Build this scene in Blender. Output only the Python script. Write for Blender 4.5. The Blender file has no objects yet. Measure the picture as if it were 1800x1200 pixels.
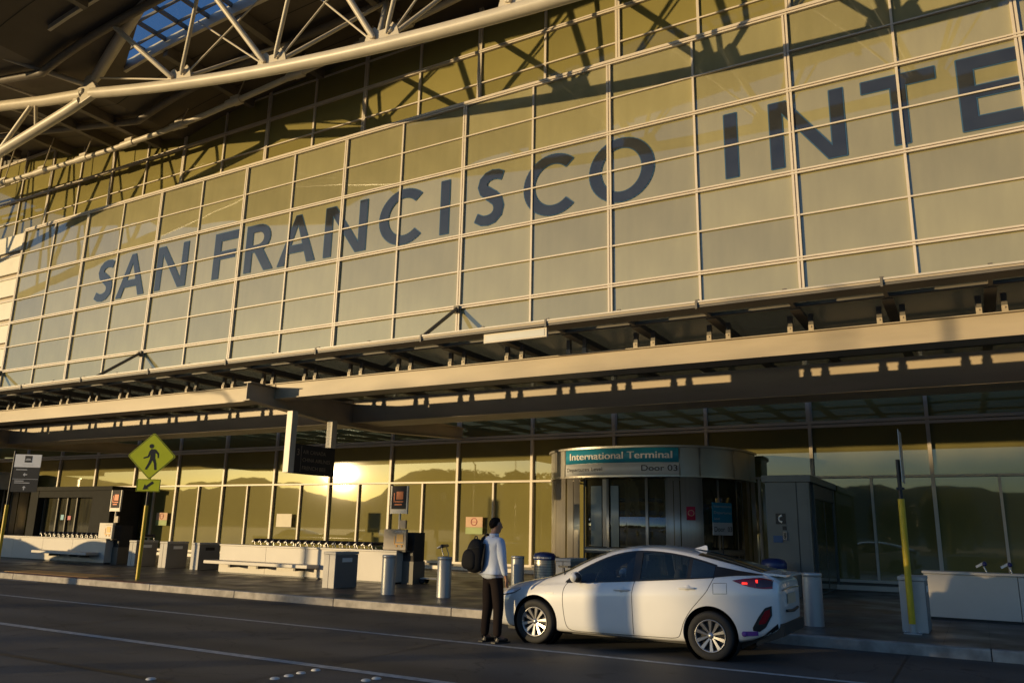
import bpy, bmesh, math, random
from mathutils import Vector, Matrix
from mathutils.bvhtree import BVHTree
random.seed(7)
R = math.radians
scene = bpy.context.scene
col = scene.collection

# ------------------------------------------------------------------ camera
CAM_H = 1.63
cam_d = bpy.data.cameras.new('camera')
cam_d.lens = 28.0; cam_d.sensor_width = 36.0; cam_d.clip_start = 0.05; cam_d.clip_end = 20000
cam = bpy.data.objects.new('camera', cam_d); col.objects.link(cam)
_up = Vector((122, -5906, 1400)).normalized()
_vx = Vector((-2508, 282, 1400)); _vx = -(_vx - _up * _vx.dot(_up)); _vx.normalize()
_vy = _up.cross(_vx)
M3 = Matrix((_vx, _vy, _up))                 # world = M3 @ (right, down, forward)
_r = M3 @ Vector((1, 0, 0)); _u = -(M3 @ Vector((0, 1, 0))); _b = -(M3 @ Vector((0, 0, 1)))
mw = Matrix.Identity(4)
for i in range(3):
    mw[i][0] = _r[i]; mw[i][1] = _u[i]; mw[i][2] = _b[i]
mw.translation = Vector((0, 0, CAM_H))
cam.matrix_world = mw
scene.camera = cam

# ------------------------------------------------------------------ sky and sun
SUN = Vector((-0.664, -0.746, 0.0608)).normalized()      # direction towards the sun
world = bpy.data.worlds.new('World'); scene.world = world; world.use_nodes = True
wn = world.node_tree
sky = wn.nodes.new('ShaderNodeTexSky'); sky.sky_type = 'NISHITA'; sky.sun_disc = False
sky.sun_elevation = math.asin(SUN.z); sky.sun_rotation = math.atan2(SUN.x, SUN.y)
sky.air_density = 1.0; sky.dust_density = 1.2; sky.ozone_density = 1.6
wb = wn.nodes.new('ShaderNodeMix'); wb.data_type = 'RGBA'; wb.blend_type = 'MULTIPLY'; wb.inputs[0].default_value = 1.0
wb.inputs[7].default_value = (.66, 1.0, 1.62, 1)      # camera white balance
wn.links.new(sky.outputs[0], wb.inputs[6]); wn.links.new(wb.outputs[2], wn.nodes['Background'].inputs[0])
wn.nodes['Background'].inputs[1].default_value = 0.15
sun_d = bpy.data.lights.new('sun', 'SUN'); sun_d.energy = 3.6; sun_d.angle = R(0.5); sun_d.color = (1.0, 0.73, 0.37)
sun = bpy.data.objects.new('sun', sun_d); col.objects.link(sun)
sun.rotation_euler = (-SUN).to_track_quat('-Z', 'Y').to_euler()
scene.view_settings.view_transform = 'Standard'; scene.view_settings.look = 'None'
scene.view_settings.exposure = 0.3; scene.view_settings.gamma = 1.0
scene.cycles.sample_clamp_indirect = 4.0
scene.cycles.max_bounces = 8

# ------------------------------------------------------------------ materials
def mat(name, color, rough=0.6, metal=0.0, var=0.12, scale=3.0, bump=0.0, bscale=40.0, spec=0.5, ior=None,
        coat=0.0, stretch=None, col2=None, emit=None):
    m = bpy.data.materials.new(name); m.use_nodes = True
    nt = m.node_tree; b = nt.nodes['Principled BSDF']
    b.inputs['Roughness'].default_value = rough; b.inputs['Metallic'].default_value = metal
    b.inputs['Specular IOR Level'].default_value = spec
    if ior: b.inputs['IOR'].default_value = ior
    if coat: b.inputs['Coat Weight'].default_value = coat; b.inputs['Coat Roughness'].default_value = 0.03
    c = (*color, 1)
    tc = nt.nodes.new('ShaderNodeTexCoord'); mp = nt.nodes.new('ShaderNodeMapping')
    nt.links.new(tc.outputs['Object'], mp.inputs['Vector'])
    if stretch: mp.inputs['Scale'].default_value = stretch
    if var > 0:
        nz = nt.nodes.new('ShaderNodeTexNoise'); nz.inputs['Scale'].default_value = scale; nz.inputs['Detail'].default_value = 5
        nt.links.new(mp.outputs[0], nz.inputs['Vector'])
        rp = nt.nodes.new('ShaderNodeValToRGB')
        k2 = col2 if col2 else tuple(x * (1 - var) for x in color)
        rp.color_ramp.elements[0].position = 0.3; rp.color_ramp.elements[1].position = 0.7
        rp.color_ramp.elements[0].color = (*k2, 1)
        rp.color_ramp.elements[1].color = (*[min(1, x * (1 + var * .6)) for x in color], 1)
        nt.links.new(nz.outputs[0], rp.inputs[0]); nt.links.new(rp.outputs[0], b.inputs['Base Color'])
    else:
        b.inputs['Base Color'].default_value = c
    if bump > 0:
        n2 = nt.nodes.new('ShaderNodeTexNoise'); n2.inputs['Scale'].default_value = bscale; n2.inputs['Detail'].default_value = 4
        nt.links.new(mp.outputs[0], n2.inputs['Vector'])
        bp = nt.nodes.new('ShaderNodeBump'); bp.inputs['Strength'].default_value = bump; bp.inputs['Distance'].default_value = 0.01
        nt.links.new(n2.outputs[0], bp.inputs['Height']); nt.links.new(bp.outputs[0], b.inputs['Normal'])
    if emit:
        b.inputs['Emission Color'].default_value = (*emit[:3], 1); b.inputs['Emission Strength'].default_value = emit[3]
    return m

M = {}
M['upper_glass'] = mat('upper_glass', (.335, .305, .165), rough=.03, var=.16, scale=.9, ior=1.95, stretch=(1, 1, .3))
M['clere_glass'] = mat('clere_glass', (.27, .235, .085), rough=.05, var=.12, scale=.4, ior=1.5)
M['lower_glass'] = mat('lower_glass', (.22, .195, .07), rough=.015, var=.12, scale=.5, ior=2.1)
M['letter'] = mat('letter', (.034, .038, .044), rough=.05, var=.2, scale=1.2, ior=1.65)
M['letter_edge'] = mat('letter_edge', (.05, .11, .18), rough=.15, var=0)
M['mullion'] = mat('mullion', (.66, .58, .48), rough=.45, var=.06, scale=2)
M['steel'] = mat('steel_paint', (.60, .54, .44), rough=.42, var=.10, scale=1.2, bump=.05, bscale=8)
M['beam'] = mat('beam_paint', (.46, .38, .27), rough=.5, var=.14, scale=1.4, stretch=(.4, 1, 2))
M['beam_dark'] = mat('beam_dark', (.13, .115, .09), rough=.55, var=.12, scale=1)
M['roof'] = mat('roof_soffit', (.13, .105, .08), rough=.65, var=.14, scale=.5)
M['roof_beam'] = mat('roof_beam', (.17, .145, .115), rough=.55, var=.1)
M['slat'] = mat('slat_panel', (.72, .68, .56), rough=.55, var=.08, scale=.8)
M['dark_metal'] = mat('dark_metal', (.03, .03, .03), rough=.4, var=.1)
M['black'] = mat('black', (.012, .012, .013), rough=.5, var=.1)
M['stainless'] = mat('stainless', (.50, .46, .40), rough=.36, metal=.7, var=.08, scale=2, bump=.02, stretch=(8, 8, .3))
M['stainless2'] = mat('stainless_sheet', (.44, .42, .38), rough=.42, metal=.65, var=.1, scale=2)
M['drum_glass'] = mat('drum_glass', (.06, .055, .03), rough=.02, var=.5, scale=2.5, ior=2.1, stretch=(2.5, 2.5, .3))
M['concrete_box'] = mat('concrete_box', (.46, .43, .38), rough=.6, var=.08, scale=3, bump=.05)
M['counter'] = mat('counter_panel', (.50, .46, .40), rough=.5, var=.06, scale=1.5)
M['box_shade'] = mat('bin_side_shade', (.20, .19, .175), rough=.5, var=.06)
M['bollard'] = mat('bollard_metal', (.42, .42, .41), rough=.38, metal=.45, var=.06, scale=2)
M['white'] = mat('white_plate', (.8, .8, .78), rough=.5, var=.03)
M['yellow'] = mat('yellow_paint', (.62, .42, .01), rough=.45, var=.12, scale=6)
M['lime'] = mat('lime_sign', (.55, .60, .01), rough=.4, var=.05)
M['teal'] = mat('teal_sign', (.03, .27, .42), rough=.35, var=.04)
M['sign_grey'] = mat('sign_grey', (.60, .60, .60), rough=.35, var=.04)
M['sign_dark'] = mat('sign_dark', (.045, .04, .036), rough=.7, var=.06, spec=.2)
M['orange'] = mat('orange', (.75, .16, .02), rough=.5, var=.05)
M['amber'] = mat('amber', (.75, .38, .07), rough=.5, var=.05)
M['tan'] = mat('tan_sign', (.28, .21, .14), rough=.45, var=.05)
M['cream'] = mat('cream_paper', (.75, .68, .55), rough=.7, var=.04)
M['pinkp'] = mat('pink_paper', (.62, .40, .26), rough=.7, var=.1)
M['greenp'] = mat('green_paper', (.35, .42, .18), rough=.7, var=.1)
M['red'] = mat('red_sticker', (.42, .02, .06), rough=.5, var=.05)
M['blue'] = mat('blue_plastic', (.02, .035, .14), rough=.35, var=.1)
M['phone_blue'] = mat('phone_blue', (.02, .07, .2), rough=.4, var=.05)
M['leaf_grey'] = mat('leaf_grey', (.26, .31, .32), rough=.3, var=.1)
M['vest_dark'] = mat('vestibule_dark', (.035, .035, .033), rough=.8, var=.1, spec=.1)
M['vest'] = mat('vestibule_panel', (.11, .12, .12), rough=.4, metal=.2, var=.08)
M['paint_white'] = mat('car_paint', (.73, .73, .72), rough=.32, var=.02, coat=1.0)
M['car_glass'] = mat('car_glass', (.016, .026, .032), rough=.02, var=.5, scale=2.5, ior=1.8)
M['cabin'] = mat('cabin_trim', (.05, .048, .045), rough=.8, var=.2)
M['seat'] = mat('seat_fabric', (.035, .034, .034), rough=.9, var=.2)
M['rubber'] = mat('rubber', (.016, .016, .016), rough=.75, var=.1, bump=.1)
M['alloy'] = mat('alloy', (.36, .36, .37), rough=.32, metal=.8, var=.03)
M['plastic'] = mat('black_plastic', (.015, .015, .016), rough=.45, var=.05)
M['tail'] = mat('tail_lens', (.22, .005, .008), rough=.08, var=.1, coat=1)
M['tail_dark'] = mat('tail_dark', (.05, .012, .012), rough=.1, var=.1, coat=1)
M['lamp_clear'] = mat('lamp_clear', (.75, .72, .7), rough=.08, metal=.3, var=.05, coat=1)
M['chrome'] = mat('chrome', (.75, .75, .75), rough=.1, metal=1, var=0)
M['purple'] = mat('purple', (.14, .05, .3), rough=.5, var=.05)
M['plate'] = mat('plate', (.55, .42, .28), rough=.5, var=.1, scale=30)
M['skin'] = mat('skin', (.34, .17, .10), rough=.5, var=.08)
M['hair'] = mat('hair', (.016, .010, .007), spec=.15, rough=.85, var=.3, scale=60, bump=.6, bscale=120)
M['shirt'] = mat('shirt', (.52, .58, .70), rough=.8, var=.10, scale=7, bump=1.0, bscale=9, stretch=(1, 1, .45))
M['trousers'] = mat('trousers', (.015, .010, .009), spec=.15, rough=.9, var=.2, bump=.2, bscale=14)
M['shoe'] = mat('shoe', (.014, .011, .01), rough=.4, var=.1)
M['pack'] = mat('pack_fabric', (.008, .008, .009), spec=.25, rough=.75, var=.2, bump=.3, bscale=30)
M['cart_grey'] = mat('cart_metal', (.5, .48, .45), rough=.3, metal=.7, var=.05)
M['cart_pad'] = mat('cart_pad', (.75, .72, .66), rough=.45, var=.05)
M['cart_grip'] = mat('cart_grip', (.03, .03, .045), rough=.4, var=.1)
M['cart_grip_blue'] = mat('cart_grip_blue', (.015, .015, .10), rough=.4, var=.1)
M['light_lens'] = mat('light_lens', (.55, .55, .50), rough=.35, var=.04)
M['line'] = mat('line_paint', (.42, .42, .40), rough=.7, var=.35, scale=9, bump=.1)
M['red_kerb'] = mat('red_kerb', (.20, .085, .055), rough=.7, var=.3, scale=6)
M['hill'] = mat('hill', (.045, .04, .028), rough=.9, var=.3, scale=.01)
M['leaf'] = mat('leaf', (.045, .055, .02), rough=.7, var=.4, scale=1.5)
M['bark'] = mat('bark', (.08, .06, .045), rough=.9, var=.3)
M['dot'] = mat('road_dot', (.55, .55, .52), rough=.5, var=.15)
M['tactile'] = mat('tactile', (.50, .27, .08), rough=.7, var=.15, scale=8)

# panes differ a little from one another; ground floor panes get a rough coat added to widen the sun's glow
for key, amt in (('upper_glass', .16), ('clere_glass', .14), ('lower_glass', .14)):
    nt = M[key].node_tree; b = nt.nodes['Principled BSDF']; src = b.inputs['Base Color'].links[0].from_socket
    oi = nt.nodes.new('ShaderNodeObjectInfo'); mr = nt.nodes.new('ShaderNodeMapRange'); mr.inputs[3].default_value = 1 - amt; mr.inputs[4].default_value = 1 + amt * .6
    nt.links.new(oi.outputs['Random'], mr.inputs[0])
    hs_ = nt.nodes.new('ShaderNodeHueSaturation'); nt.links.new(src, hs_.inputs['Color']); nt.links.new(mr.outputs[0], hs_.inputs['Value']); nt.links.new(hs_.outputs[0], b.inputs['Base Color'])
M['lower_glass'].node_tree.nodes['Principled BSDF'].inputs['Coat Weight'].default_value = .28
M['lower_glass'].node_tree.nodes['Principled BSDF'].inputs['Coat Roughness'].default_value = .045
# glass that lets light through: canopy sheet, skylight
def clear_glass(name, tint, mixf, rough=.05):
    m = bpy.data.materials.new(name); m.use_nodes = True; nt = m.node_tree
    b = nt.nodes['Principled BSDF']; out = nt.nodes['Material Output']
    b.inputs['Base Color'].default_value = (*tint, 1); b.inputs['Roughness'].default_value = rough
    tr = nt.nodes.new('ShaderNodeBsdfTransparent'); tr.inputs[0].default_value = (.85, .92, .95, 1)
    mx = nt.nodes.new('ShaderNodeMixShader'); mx.inputs[0].default_value = mixf
    nt.links.new(tr.outputs[0], mx.inputs[1]); nt.links.new(b.outputs[0], mx.inputs[2]); nt.links.new(mx.outputs[0], out.inputs[0])
    return m
M['canopy_glass'] = clear_glass('canopy_glass', (.14, .16, .12), .7, .25)
M['side_glass'] = clear_glass('side_glass', (.01, .02, .024), .42, .02)
M['side_glass'].node_tree.nodes['Principled BSDF'].inputs['IOR'].default_value = 2.0
M['skylight_glass'] = clear_glass('skylight_glass', (.05, .08, .1), .10)

def road_material():
    m = bpy.data.materials.new('road_concrete'); m.use_nodes = True; nt = m.node_tree; b = nt.nodes['Principled BSDF']
    tc = nt.nodes.new('ShaderNodeTexCoord')
    n1 = nt.nodes.new('ShaderNodeTexNoise'); n1.inputs['Scale'].default_value = .35; n1.inputs['Detail'].default_value = 6
    mp = nt.nodes.new('ShaderNodeMapping'); mp.inputs['Scale'].default_value = (.35, 1.6, 1)
    nt.links.new(tc.outputs['Object'], mp.inputs[0]); nt.links.new(mp.outputs[0], n1.inputs['Vector'])
    n2 = nt.nodes.new('ShaderNodeTexNoise'); n2.inputs['Scale'].default_value = 45; n2.inputs['Detail'].default_value = 5
    nt.links.new(tc.outputs['Object'], n2.inputs['Vector'])
    r1 = nt.nodes.new('ShaderNodeValToRGB'); r1.color_ramp.elements[0].color = (.050, .048, .044, 1); r1.color_ramp.elements[1].color = (.115, .107, .095, 1)
    r1.color_ramp.elements[0].position = .3; r1.color_ramp.elements[1].position = .72
    nt.links.new(n1.outputs[0], r1.inputs[0])
    mx = nt.nodes.new('ShaderNodeMix'); mx.data_type = 'RGBA'; mx.blend_type = 'MULTIPLY'; mx.inputs[0].default_value = .55
    r2 = nt.nodes.new('ShaderNodeValToRGB'); r2.color_ramp.elements[0].color = (.45, .45, .45, 1); r2.color_ramp.elements[0].position = .32; r2.color_ramp.elements[1].position = .6
    nt.links.new(n2.outputs[0], r2.inputs[0])
    nt.links.new(r1.outputs[0], mx.inputs[6]); nt.links.new(r2.outputs[0], mx.inputs[7])
    # oil spots
    n3 = nt.nodes.new('ShaderNodeTexNoise'); n3.inputs['Scale'].default_value = 1.9; n3.inputs['Detail'].default_value = 2
    nt.links.new(tc.outputs['Object'], n3.inputs['Vector'])
    r3 = nt.nodes.new('ShaderNodeValToRGB'); r3.color_ramp.elements[0].position = .26; r3.color_ramp.elements[1].position = .36; r3.color_ramp.elements[0].color = (.4, .4, .4, 1)
    nt.links.new(n3.outputs[0], r3.inputs[0])
    m2 = nt.nodes.new('ShaderNodeMix'); m2.data_type = 'RGBA'; m2.blend_type = 'MULTIPLY'; m2.inputs[0].default_value = 1
    nt.links.new(mx.outputs[2], m2.inputs[6]); nt.links.new(r3.outputs[0], m2.inputs[7])
    vo = nt.nodes.new('ShaderNodeTexVoronoi'); vo.feature = 'DISTANCE_TO_EDGE'; vo.inputs['Scale'].default_value = .33
    wz = nt.nodes.new('ShaderNodeTexNoise'); wz.inputs['Scale'].default_value = 1.6; wz.inputs['Detail'].default_value = 5
    nt.links.new(tc.outputs['Object'], wz.inputs['Vector'])
    wa = nt.nodes.new('ShaderNodeVectorMath'); wa.operation = 'ADD'; nt.links.new(tc.outputs['Object'], wa.inputs[0]); nt.links.new(wz.outputs[1], wa.inputs[1]); nt.links.new(wa.outputs[0], vo.inputs['Vector'])
    r4 = nt.nodes.new('ShaderNodeValToRGB'); r4.color_ramp.elements[0].position = .0025; r4.color_ramp.elements[1].position = .006; r4.color_ramp.elements[0].color = (.45, .45, .45, 1)
    nt.links.new(vo.outputs[0], r4.inputs[0])
    # polished, darker wheel tracks along the lanes
    sp = nt.nodes.new('ShaderNodeSeparateXYZ'); nt.links.new(tc.outputs['Object'], sp.inputs[0])
    ma = nt.nodes.new('ShaderNodeMath'); ma.operation = 'SINE'; mb_ = nt.nodes.new('ShaderNodeMath'); mb_.operation = 'MULTIPLY'; mb_.inputs[1].default_value = 3.7
    nt.links.new(sp.outputs[1], mb_.inputs[0]); nt.links.new(mb_.outputs[0], ma.inputs[0])
    r5 = nt.nodes.new('ShaderNodeMapRange'); r5.inputs[1].default_value = -1; r5.inputs[2].default_value = 1; r5.inputs[3].default_value = .78; r5.inputs[4].default_value = 1.12; nt.links.new(ma.outputs[0], r5.inputs[0])
    m3 = nt.nodes.new('ShaderNodeMix'); m3.data_type = 'RGBA'; m3.blend_type = 'MULTIPLY'; m3.inputs[0].default_value = 1
    nt.links.new(m2.outputs[2], m3.inputs[6]); nt.links.new(r4.outputs[0], m3.inputs[7])
    hs2 = nt.nodes.new('ShaderNodeHueSaturation'); nt.links.new(m3.outputs[2], hs2.inputs['Color']); nt.links.new(r5.outputs[0], hs2.inputs['Value'])
    nt.links.new(hs2.outputs[0], b.inputs['Base Color'])
    b.inputs['Roughness'].default_value = .66
    bp = nt.nodes.new('ShaderNodeBump'); bp.inputs['Strength'].default_value = .25; bp.inputs['Distance'].default_value = .006
    nt.links.new(n2.outputs[0], bp.inputs['Height']); nt.links.new(bp.outputs[0], b.inputs['Normal'])
    return m
M['road'] = road_material()
def paver_material():
    m = bpy.data.materials.new('sidewalk_pavers'); m.use_nodes = True; nt = m.node_tree; b = nt.nodes['Principled BSDF']
    tc = nt.nodes.new('ShaderNodeTexCoord')
    br = nt.nodes.new('ShaderNodeTexBrick'); br.inputs['Scale'].default_value = 1.0; br.offset = 0
    br.inputs['Brick Width'].default_value = .6; br.inputs['Row Height'].default_value = .6; br.inputs['Mortar Size'].default_value = .006
    br.inputs['Color1'].default_value = (.075, .068, .06, 1); br.inputs['Color2'].default_value = (.105, .095, .082, 1); br.inputs['Mortar'].default_value = (.02, .02, .02, 1)
    nt.links.new(tc.outputs['Object'], br.inputs['Vector'])
    n1 = nt.nodes.new('ShaderNodeTexNoise'); n1.inputs['Scale'].default_value = 1.3; n1.inputs['Detail'].default_value = 5
    nt.links.new(tc.outputs['Object'], n1.inputs['Vector'])
    mx = nt.nodes.new('ShaderNodeMix'); mx.data_type = 'RGBA'; mx.blend_type = 'MULTIPLY'; mx.inputs[0].default_value = .5
    nt.links.new(br.outputs[0], mx.inputs[6]); nt.links.new(n1.outputs[1], mx.inputs[7])
    nt.links.new(mx.outputs[2], b.inputs['Base Color'])
    rr = nt.nodes.new('ShaderNodeMapRange'); rr.inputs[1].default_value = .3; rr.inputs[2].default_value = .7; rr.inputs[3].default_value = .28; rr.inputs[4].default_value = .6
    nt.links.new(n1.outputs[0], rr.inputs[0]); nt.links.new(rr.outputs[0], b.inputs['Roughness'])
    bp = nt.nodes.new('ShaderNodeBump'); bp.inputs['Strength'].default_value = .12; bp.inputs['Distance'].default_value = .01
    n2 = nt.nodes.new('ShaderNodeTexNoise'); n2.inputs['Scale'].default_value = 9; nt.links.new(tc.outputs['Object'], n2.inputs['Vector'])
    nt.links.new(n2.outputs[0], bp.inputs['Height']); nt.links.new(bp.outputs[0], b.inputs['Normal'])
    return m
M['paver'] = paver_material()
M['kerb'] = mat('kerb_concrete', (.34, .31, .27), rough=.75, var=.35, scale=5, bump=.3, bscale=30)

# ------------------------------------------------------------------ mesh helpers
def link(name, me, parent=None, mats=None, loc=None):
    o = bpy.data.objects.new(name, me); col.objects.link(o)
    if parent is not None: o.parent = parent
    if loc is not None: o.location = loc
    return o

def tag(o, label=None, cat=None, group=None, kind=None):
    if label: o['label'] = label
    if cat: o['category'] = cat
    if group: o['group'] = group
    if kind: o['kind'] = kind
    return o

def empty(name, loc, label, cat, group=None, rz=0.0):
    o = bpy.data.objects.new(name, None); col.objects.link(o); o.location = loc; o.rotation_euler = (0, 0, rz)
    o.empty_display_size = .2
    return tag(o, label, cat, group)

class MB:
    """collects shapes in world (or local) coordinates; build() links ONE mesh"""
    def __init__(s): s.v = []; s.f = []; s.sm = []
    def add(s, vs, fs, smooth=False):
        n = len(s.v); s.v += [tuple(v) for v in vs]; s.f += [tuple(i + n for i in f) for f in fs]; s.sm += [smooth] * len(fs); return s
    def box(s, x0, x1, y0, y1, z0, z1):
        return s.add([(x0,y0,z0),(x1,y0,z0),(x1,y1,z0),(x0,y1,z0),(x0,y0,z1),(x1,y0,z1),(x1,y1,z1),(x0,y1,z1)],
                     [(0,3,2,1),(4,5,6,7),(0,1,5,4),(1,2,6,5),(2,3,7,6),(3,0,4,7)])
    def obox(s, c, ax, ay, az, hx, hy, hz):
        c = Vector(c); P = []
        for k in (-1, 1):
            for (i, j) in ((-1,-1),(1,-1),(1,1),(-1,1)):
                P.append(c + ax * (i * hx) + ay * (j * hy) + az * (k * hz))
        return s.add(P, [(0,3,2,1),(4,5,6,7),(0,1,5,4),(1,2,6,5),(2,3,7,6),(3,0,4,7)])
    def tube(s, pts, r, n=10, cap=True, closed=False):
        pts = [Vector(p) for p in pts]; rs = r if isinstance(r, (list, tuple)) else [r] * len(pts)
        rings = []; prev = None
        for i, p in enumerate(pts):
            if i == 0: t = pts[1] - p
            elif i == len(pts) - 1: t = p - pts[i - 1]
            else: t = (pts[i + 1] - p).normalized() + (p - pts[i - 1]).normalized()
            t.normalize()
            a = (prev - t * prev.dot(t)) if prev is not None else t.cross(Vector((0, 0, 1)) if abs(t.z) < .9 else Vector((1, 0, 0)))
            if a.length < 1e-6: a = t.orthogonal()
            a.normalize(); b = t.cross(a); prev = a
            rings.append([p + (a * math.cos(2 * math.pi * k / n) + b * math.sin(2 * math.pi * k / n)) * rs[i] for k in range(n)])
        V = [q for rg in rings for q in rg]; F = []
        for i in range(len(rings) - 1):
            for k in range(n):
                F.append((i * n + k, i * n + (k + 1) % n, (i + 1) * n + (k + 1) % n, (i + 1) * n + k))
        s.add(V, F, True)
        if cap:
            m = len(rings) - 1
            s.add(rings[0], [tuple(range(n))[::-1]]); s.add(rings[m], [tuple(range(n))])
        return s
    def lathe(s, prof, c=(0, 0, 0), axis='z', n=24, smooth=True, a0=0, a1=2 * math.pi, cap=True):
        full = abs(a1 - a0) > 6.28; N = n if full else n + 1; V = []; F = []
        for (r, h) in prof:
            for k in range(N):
                a = a0 + (a1 - a0) * k / n
                if axis == 'z': V.append((c[0] + r * math.cos(a), c[1] + r * math.sin(a), c[2] + h))
                else: V.append((c[0] + r * math.cos(a), c[1] + h, c[2] + r * math.sin(a)))
        for i in range(len(prof) - 1):
            for k in range(n):
                k2 = (k + 1) % N if full else k + 1
                F.append((i * N + k, i * N + k2, (i + 1) * N + k2, (i + 1) * N + k))
        s.add(V, F, smooth)
        if cap and full:
            if prof[0][0] > 1e-4: s.add(V[:N], [tuple(range(N))[::-1]])
            if prof[-1][0] > 1e-4: s.add(V[-N:], [tuple(range(N))])
        return s
    def prism(s, poly, org, u, v, d):
        """polygon in 2D -> plate through org with axes u, v, thickened along d"""
        org = Vector(org); n = len(poly)
        A = [org + u * p[0] + v * p[1] for p in poly]; B = [a + d for a in A]
        F = [tuple(range(n)), tuple(range(2 * n - 1, n - 1, -1))] + [(i, (i + 1) % n, n + (i + 1) % n, n + i)[::-1] for i in range(n)]
        return s.add(A + B, F)
    def mesh(s, name, m):
        me = bpy.data.meshes.new(name); me.from_pydata(s.v, [], s.f)
        me.polygons.foreach_set('use_smooth', s.sm)
        if m is not None: me.materials.append(m)
        bm = bmesh.new(); bm.from_mesh(me); bmesh.ops.recalc_face_normals(bm, faces=bm.faces); bm.to_mesh(me); bm.free()
        me.update(); return me
    def build(s, name, m, parent=None, bevel=0.0, origin=None):
        if origin is not None:
            o = Vector(origin); s.v = [(v[0] - o.x, v[1] - o.y, v[2] - o.z) for v in s.v]
        ob = link(name, s.mesh(name, M[m] if isinstance(m, str) else m), parent)
        if origin is not None: ob.location = origin
        if bevel > 0:
            md = ob.modifiers.new('bevel', 'BEVEL'); md.width = bevel; md.segments = 2; md.limit_method = 'ANGLE'; md.angle_limit = R(40)
        return ob

X_, Y_, Z_ = Vector((1, 0, 0)), Vector((0, 1, 0)), Vector((0, 0, 1))

def text(s, size, org, u, v, m, parent, name='lettering', ext=.004, spacing=1.0, width=None, bold=0.0):
    cu = bpy.data.curves.new('t', 'FONT'); cu.body = s; cu.size = size; cu.extrude = 0.0; cu.space_character = spacing; cu.offset = bold
    to = bpy.data.objects.new('t', cu); col.objects.link(to)
    dg = bpy.context.evaluated_depsgraph_get(); dg.update()
    me = bpy.data.meshes.new_from_object(to.evaluated_get(dg))
    bpy.data.objects.remove(to)
    xs = [w.co.x for w in me.vertices]; x0, x1 = min(xs), max(xs)
    k = width / (x1 - x0) if width else 1.0
    n = u.cross(v).normalized()
    for w in me.vertices:
        w.co = Vector(org) + u * ((w.co.x - x0) * k) + v * w.co.y + n * ext
    me.materials.clear(); me.materials.append(M[m]); me.name = name
    return link(name, me, parent)

def copy_tree(o, parent=None):
    c = o.copy(); col.objects.link(c)
    if parent is not None: c.parent = parent
    for ch in list(o.children): copy_tree(ch, c)
    return c

# ================================================================== GROUND
def sheet(name, x0, x1, y0, y1, z, m, label=None):
    b = MB(); b.add([(x0,y0,z),(x1,y0,z),(x1,y1,z),(x0,y1,z)], [(0,1,2,3)])
    return tag(b.build(name, m), kind='structure')
sheet('ground', -4000, 4000, -4000, 4000, -.012, 'hill')
sheet('road', -140, 90, -30, 13.52, 0, 'road')
sw = MB(); sw.box(-140, 90, 13.70, 32, -.01, .15); tag(sw.build('sidewalk', 'paver'), kind='structure')
kb = MB(); x = -90.0
while x < 40:
    kb.box(x + .006, x + 2.994, 13.50, 13.697, -.01, .152); x += 3.0
o = tag(kb.build('kerb', 'kerb', bevel=.015), kind='structure')
rk = MB(); rk.box(-24.5, -18.3, 13.52, 13.9, -.01, .156); tag(rk.build('kerb_paint', 'red_kerb'), kind='structure')
tp = MB(); tp.box(-25.3, -21.2, 13.95, 14.9, .1, .157); tag(tp.build('kerb_ramp', 'tactile'), kind='structure')
sheet('lane_marking', -120, 60, 10.50, 10.61, .004, 'line')
sheet('lane_marking', -120, 60, 7.66, 7.81, .004, 'line')
jm = MB()
for k in range(-12, 8):
    xx = -7.0 + 5.95 * k; jm.add([(xx,-30,.003),(xx+.022,-30,.003),(xx+.022,13.49,.003),(xx,13.49,.003)], [(0,1,2,3)])
jm.add([(-120,6.02,.003),(60,6.02,.003),(60,6.11,.003),(-120,6.11,.003)], [(0,1,2,3)])
tag(jm.build('road_joint', 'black'), kind='structure')
b = MB(); b.add([(-27.5,13.05,.004),(-22.4,13.25,.004),(-22.4,13.34,.004),(-27.5,13.16,.004)], [(0,1,2,3)]); tag(b.build('lane_marking','line'), kind='structure')

# hills seen in the glass, behind the camera
hb = MB(); pts = []
prof = [(-100,1.6),(-80,2.2),(-66,2.4),(-60,2.7),(-55,2.2),(-52,2.5),(-49,3.1),(-46,2.7),(-43.5,2.2),(-41.7,1.9),(-40.3,2.3),(-39,3.3),(-37.5,3.95),(-36.2,4.15),(-35,3.95),(-33.7,3.6),
        (-30.9,3.4),(-27,3.0),(-22,2.7),(-16,2.9),(-12,2.6),(-8.2,3.3),(-6.8,3.6),(-5.4,3.55),(-4.1,3.3),(-2.8,3.5),(-.3,3.5),(1.5,3.1),(8,2.7),(16,3.3),(25,2.5),(40,2.2),(60,2.6),(90,1.8)]
az = -100.0; ridge = []
while az <= 90:
    for i in range(len(prof) - 1):
        if prof[i][0] <= az <= prof[i + 1][0]:
            t = (az - prof[i][0]) / (prof[i + 1][0] - prof[i][0]); t = t * t * (3 - 2 * t)
            el = prof[i][1] * (1 - t) + prof[i + 1][1] * t
    ridge.append((az, el + .05 * math.sin(az * 3.1) + .04 * math.sin(az * 7.7) + random.uniform(-.02, .02))); az += .4
rows = []
for (dist, k) in ((1300, 0.0), (1500, .55), (1650, .85), (1750, 1.0), (2000, .8), (2600, 0.0)):
    rows.append([(math.sin(R(a)) * dist, -math.cos(R(a)) * dist, max(-1, (1750 * math.tan(R(e))) * k * (1 + .05 * math.sin(a * 1.7 + dist)) if k < 1 else 1750 * math.tan(R(e)))) for (a, e) in ridge])
n = len(ridge); V = [p for rw in rows for p in rw]
F = [(i * n + j, i * n + j + 1, (i + 1) * n + j + 1, (i + 1) * n + j) for i in range(len(rows) - 1) for j in range(n - 1)]
hb.add(V, F, True); tag(hb.build('hills', 'hill'), kind='structure')

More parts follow.
